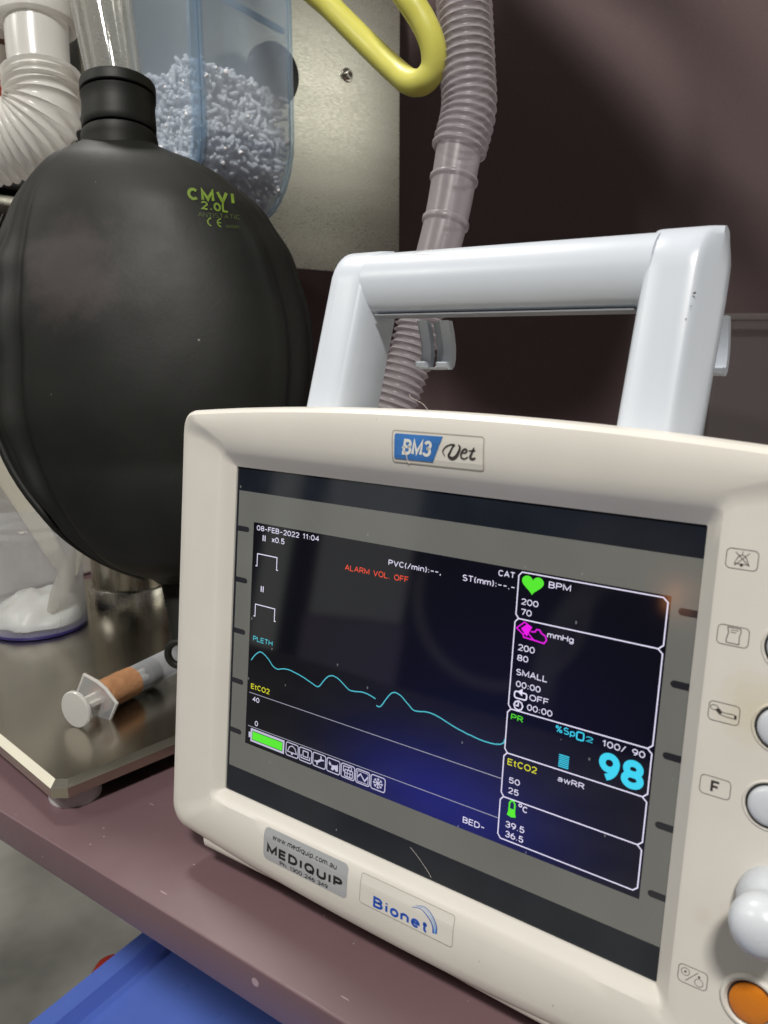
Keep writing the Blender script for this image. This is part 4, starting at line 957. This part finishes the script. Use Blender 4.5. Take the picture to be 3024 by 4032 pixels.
# cream blob
mb = MB(); rws = []
for i in range(13):
    t = i / 12; r_ = .029 * math.sqrt(max(0, 1 - (t * .985) ** 2.4)); rws.append([])
    for j in range(40):
        th = 2 * math.pi * j / 40; pp = Vector((r_ * math.cos(th), r_ * math.sin(th), .0052 + .019 * t))
        k = noise.noise(pp * 70) * .004; tilt_ = .007 * math.cos(th - R(140)) * t
        rws[-1].append(cu + pp + Vector((0, 0, k * t * 2 + tilt_ * r_ / .029)) + Vector((pp.x, pp.y, 0)).normalized() * min(0, k) if r_ > .0001 else cu + pp)
mb.loft(rws, True, True, True)
cg = mb.build('white_cream', cream_goo, None, loc=cu, sharp=80); tag(cg, 'lump of white cream at the bottom of the clear cup', 'cream')
def spatula(a_, b_, w0, w1, label):
    a_, b_ = Vector(a_), Vector(b_); d = (b_ - a_).normalized(); sd = CR; sd = (sd - d * sd.dot(d)).normalized(); nn = d.cross(sd)
    rr2 = []
    for i in range(11):
        t = i / 10; c0 = a_.lerp(b_, t); wv = w0 + (w1 - w0) * t; th_ = .0012
        if i == 0: wv *= .35
        if i == 1: wv *= .85
        bow = nn * (.002 * math.sin(math.pi * t))
        rr2.append([c0 + bow + sd * (wv * math.cos(2 * math.pi * j / 12)) + nn * (th_ * math.sin(2 * math.pi * j / 12)) for j in range(12)])
    o = MB().loft(rr2, True, True, True).build('spatula', paddle, None, loc=a_, sharp=70)
    tag(o, label, 'spatula')
spatula(px(108, 1322, .548), px(258, 985, .560), .0072, .0026, 'narrow white spatula leaning to the right in the cup of cream')
spatula(px(150, 1250, .562), px(-60, 915, .545), .0060, .0085, 'broad white spatula leaning out to the left over the rim of the cup')
# syringe lying on the plate
s0 = Vector((-.1339, .0080, zt + .0098)); s1_ = Vector((-.1494, .1063, zt + .0090)); sd_ = (s1_ - s0).normalized()
sy = thing('syringe', 'clear syringe with brown tape round its barrel lying on the steel plate', 'syringe', (s0 + s1_) / 2)
Msy = axes(sd_, s0, Vector((0, 0, 1)))
MB().lathe([(.0094, -.0006), (.0100, 0), (.0100, .0012), (.0094, .0018), (.004, .0018)], Msy, 40).build('thumb_rest', syr_white, sy)
m = MB(); m.box((-.0011, -.0040, .0015), (.0011, .0040, .050), Msy); m.box((-.0040, -.0011, .0015), (.0040, .0011, .050), Msy); m.build('plunger_rod', syr_white, sy, smooth=False)
hexp = [(-.0075, -.0125), (.0075, -.0125), (.0098, -.0030), (.0098, .0030), (.0075, .0125), (-.0075, .0125), (-.0098, .0030), (-.0098, -.0030)]
Mf = Msy @ Matrix.Rotation(R(28), 4, 'Z')
m = MB().loft([[Mf @ Vector((x, y, z)) for x, y in hexp] for z in (.0135, .0142, .0152, .0155)], True, False, False)
m.build('finger_flange', syr_white, sy, sharp=40)
m = MB(); m.add([Mf @ Vector((x * .99, y * .99, .0137)) for x, y in hexp], [tuple(range(8))]); m.build('flange_web', syr_clear, sy, smooth=False)
hx = [Mf @ Vector((x, y, .0145)) for x, y in hexp]; MB().tube(hx + [hx[0], hx[1]], .0010, 8, False).build('flange_rim', syr_white, sy)
MB().lathe([(.0079, .0150), (.0079, .0980), (.006, .100), (.0022, .101), (.0020, .112)], Msy, 40, False, True).build('barrel', syr_clear, sy)
MB().lathe([(.0074, .050), (.0076, .052), (.0076, .058), (.004, .061)], Msy, 32).build('piston', black_rubber, sy)
tpv = MB(); rws = []
for i in range(22):
    z = .0172 + .0235 * i / 21
    rws.append([Msy @ Vector(((.0083 + .00025 * noise.noise(Vector((math.cos(th) * 6, math.sin(th) * 6, z * 420))) + (.00028 if (th + z * 90) % 6.28 < 2.6 else 0)) * math.cos(th), (.0083 + .00025 * noise.noise(Vector((math.cos(th) * 6, math.sin(th) * 6, z * 420))) + (.00028 if (th + z * 90) % 6.28 < 2.6 else 0)) * math.sin(th), z)) for th in [2 * math.pi * j / 48 for j in range(48)]])
tpv.loft(rws, True, True, True).build('brown_tape', tape_m, sy, sharp=60)

# ================================================================== BEHIND AND BELOW
tubx = thing('plastic_tub', 'dim clear plastic tub with a flat rim behind the right handle post', 'plastic tub', (.08, .64, .0))
Mtb = Matrix.Translation((.022, .60, -.0065)) @ Matrix.Rotation(R(35), 4, 'Z')
mb = MB()
def rect_ring(x0, y0_, x1, y1_, z): return [Mtb @ Vector(p_) for p_ in ((x0, y0_, z), (x1, y0_, z), (x1, y1_, z), (x0, y1_, z))]
mb.loft([rect_ring(.012, .012, .238, .188, .0), rect_ring(.004, .004, .246, .196, .225), rect_ring(-.004, -.004, .254, .204, .226), rect_ring(-.004, -.004, .254, .204, .234)], True, True, False).build('tub_wall', tub_clear, tubx, smooth=False)
mb = MB(); mb.loft([rect_ring(-.006, -.006, .256, .206, .2345), rect_ring(-.006, -.006, .256, .206, .240)], True, True, True).build('tub_lid', clear('tub_lid_plastic', (.85, .84, .84), .15, .35, (.34, .31, .30), .2), tubx, smooth=False)
for k in range(2):
    c0 = Vector((.085 + .05 * k, .635 + .02 * k, .035 + .02 * k)); pts = [c0 + Vector((.045 * math.cos(i * .7 + k), .035 * math.sin(i * .7), .012 * math.sin(i * 1.3))) for i in range(16)]
    o = MB().tube(spline(pts, 5), .006, 10).build('coiled_cable', [grey_dark, beige][k], None, loc=c0)
    tag(o, ['dark cable coiled in the bottom of the plastic tub', 'pale cable coiled over the dark one in the tub'][k], 'cable')
# blue tray below the shelf
TZ = -.30
tr_ = thing('blue_tray', 'bright blue plastic tray with raised rim below the shelf', 'tray', (-.10, .15, TZ - .03))
e0 = Vector((-.2991, .0479, TZ)); e1 = Vector((-.3073, .1601, TZ)); ed = (e1 - e0).normalized(); er = Vector((ed.y, -ed.x, 0))
def tp_(s, a_, z): return e0 + ed * s + er * a_ + Vector((0, 0, z))
def tring(i_, z): return [tp_(-.40 + i_, i_, z), tp_(-.40 + i_, .44 - i_, z), tp_(.50 - i_, .44 - i_, z), tp_(.50 - i_, i_, z)]
MB().loft([tring(.003, -.055), tring(0, -.002), tring(.001, 0), tring(.0155, 0), tring(.0170, -.001), tring(.0205, -.014), tring(.023, -.016)], True, True, True).build('tray_body', tray_blue, tr_, sharp=25)
rc = MB().lathe([(.004, -.03), (.016, -.02), (.017, 0), (.013, .006), (.001, .008)], Matrix.Translation((-.3065, .128, TZ - .016)), 24).build('red_stopper', red_m, None, loc=(-.325, .125, TZ - .04)); tag(rc, 'red stopper just showing past the outer rim of the blue tray', 'stopper')
bk = MB().lathe([(.012, -.016), (.034, -.016), (.038, -.010), (.038, .010), (.034, .016), (.012, .016)], Matrix.Translation((-.296, .074, TZ - .052)) @ Matrix.Rotation(R(90), 4, 'X'), 32).build('black_wheel', caster_m, None, loc=(-.330, .073, TZ - .08)); tag(bk, 'black rubber wheel peeking out under the rim of the blue tray', 'wheel')
# absorber machine parts on the far left
mh = MB(); v, f = bevel_box((-.50, .06, .318), (-.43, .34, .72), .006); mh.add(v, f); o = mh.build('machine_housing', beige, None, loc=(-.46, .20, .318)); tag(o, 'beige enamelled machine housing behind the white hose', 'machine housing')
mh = MB(); v, f = bevel_box((-.47, .00, -.0068), (-.425, .50, .30), .004); mh.add(v, f); o = mh.build('equipment_cabinet', surf('cabinet_grey', (.50, .48, .43), .5), None, loc=(-.45, .25, 0)); tag(o, 'pale grey cabinet behind the steel column and the cup', 'cabinet')
cv = thing('control_valve', 'warm grey metal valve with a dark red knob left of the white hose', 'valve', (-.396, .156, .36))
MB().lathe([(.020, -.06), (.020, .0), (.023, .002), (.023, .022), (.020, .024), (.020, .06)], Matrix.Translation((-.3960, .1560, .4200)), 32).build('valve_body', grey_warm, cv)
MB().lathe([(.010, -.004), (.028, 0), (.030, .006), (.030, .026), (.026, .030), (.004, .031)], Matrix.Translation((-.375, .1430, .360)), 32).build('red_knob', red_m, cv)
mh = MB(); v, f = bevel_box((-.42, .08, .3160), (-.355, .185, .344), .003); mh.add(v, f); o = mh.build('switch_box', grey_dark, None, loc=(-.39, .13, .316)); tag(o, 'dark box under the white hose at the left edge', 'switch box')
mh = MB(); v, f = bevel_box((-.43, .04, .3040), (-.36, .26, .3120), .001); mh.add(v, f); o = mh.build('steel_rail', steel, None, loc=(-.40, .15, .304)); tag(o, 'dull steel rail under the dark box left of the bag', 'rail')
bh = thing('shadow_dome', 'unseen dark dome added above the frame to cast shadow on the wall', 'shadow dome', (-.01, .25, .635))  # unseen dome and hoses, added to cast the shadow on the wall
MB().lathe([(.08, .0), (.13, .01), (.148, .06), (.153, .13), (.145, .18), (.126, .215), (.095, .245), (.052, .262), (.005, .266)], Matrix.Translation((-.01, .25, .635)), 48).build('shadow_dome_shell', grey_dark, bh)
for pts_, r_, lb in (([(.04, .25, 1.01), (.10, .24, 1.045), (.165, .24, 1.03), (.205, .25, .985), (.215, .25, .93)], .013, 'thin dark hose added out of view, curling highest, to shade the wall'),
                     ([(.20, .25, .90), (.265, .24, .905), (.315, .24, .86), (.33, .25, .79), (.31, .26, .70)], .014, 'thin dark hose added out of view, bulging furthest, to shade the wall')):
    tag(MB().tube(spline(pts_, 10), r_, 16).build('shadow_hose', grey_dark, None, loc=pts_[2]), lb, 'hose')  # thin hoses added out of view to break up the wall shadow's edge
hz = MB().tube(spline([(x_ - .03, y_, z_ + .105) for x_, y_, z_ in ((-.10, .26, .90), (-.01, .25, .835), (.09, .25, .815), (.18, .25, .79), (.238, .25, .735), (.268, .25, .66), (.275, .26, .56), (.27, .30, .50))], 10), .024, 20)  # arched hose added so a lit gap opens in the wall shadow
tag(hz.build('shadow_hose', grey_dark, None, loc=(.18, .25, .79)), 'dark hose arching over the dome, added out of view to shade the wall', 'hose')
# lint
def lint(pts, r_, label):
    o = MB().tube(spline(pts, 8), r_, 6).build('lint_thread', lint_m, None, loc=pts[0]); tag(o, label, 'lint thread')
tz = lambda u, v, d: P(u, v, d)
lint([onto(79.0, -13.3, .3), onto(79.9, -12.2, .5), onto(80.7, -10.6, .4), onto(80.8, -9.2, .3), onto(81.3, -8.2, .3)], .00022, 'curl of pale lint stuck over the blue badge')
lint([P(85.5, -25.3, 3), P(83, -27.0, 2), P(79.5, -28.2, 1), P(77, -29.0, 0), P(75.6, -30.0, -1)], .00007, 'fine hair standing up from the top edge of the bezel')
lint([P(88.0, 120.5, -.3), P(91.5, 122.8, -.2), P(95, 125.9, -.3), P(97.0, 127.7, -.1)], .00006, 'fine hair lying along the lower edge of the screen')
def grip_pt(u, a_): return P(u, -70.3 - 12.45 * math.sin(R(a_)), -36.2 + 11.8 * math.cos(R(a_)))
lint([grip_pt(60.0, 75), grip_pt(55.5, 66), grip_pt(54.5, 56), grip_pt(57.5, 50), grip_pt(62.5, 49)], .00007, 'fine dark hair curling on top of the carrying handle grip')
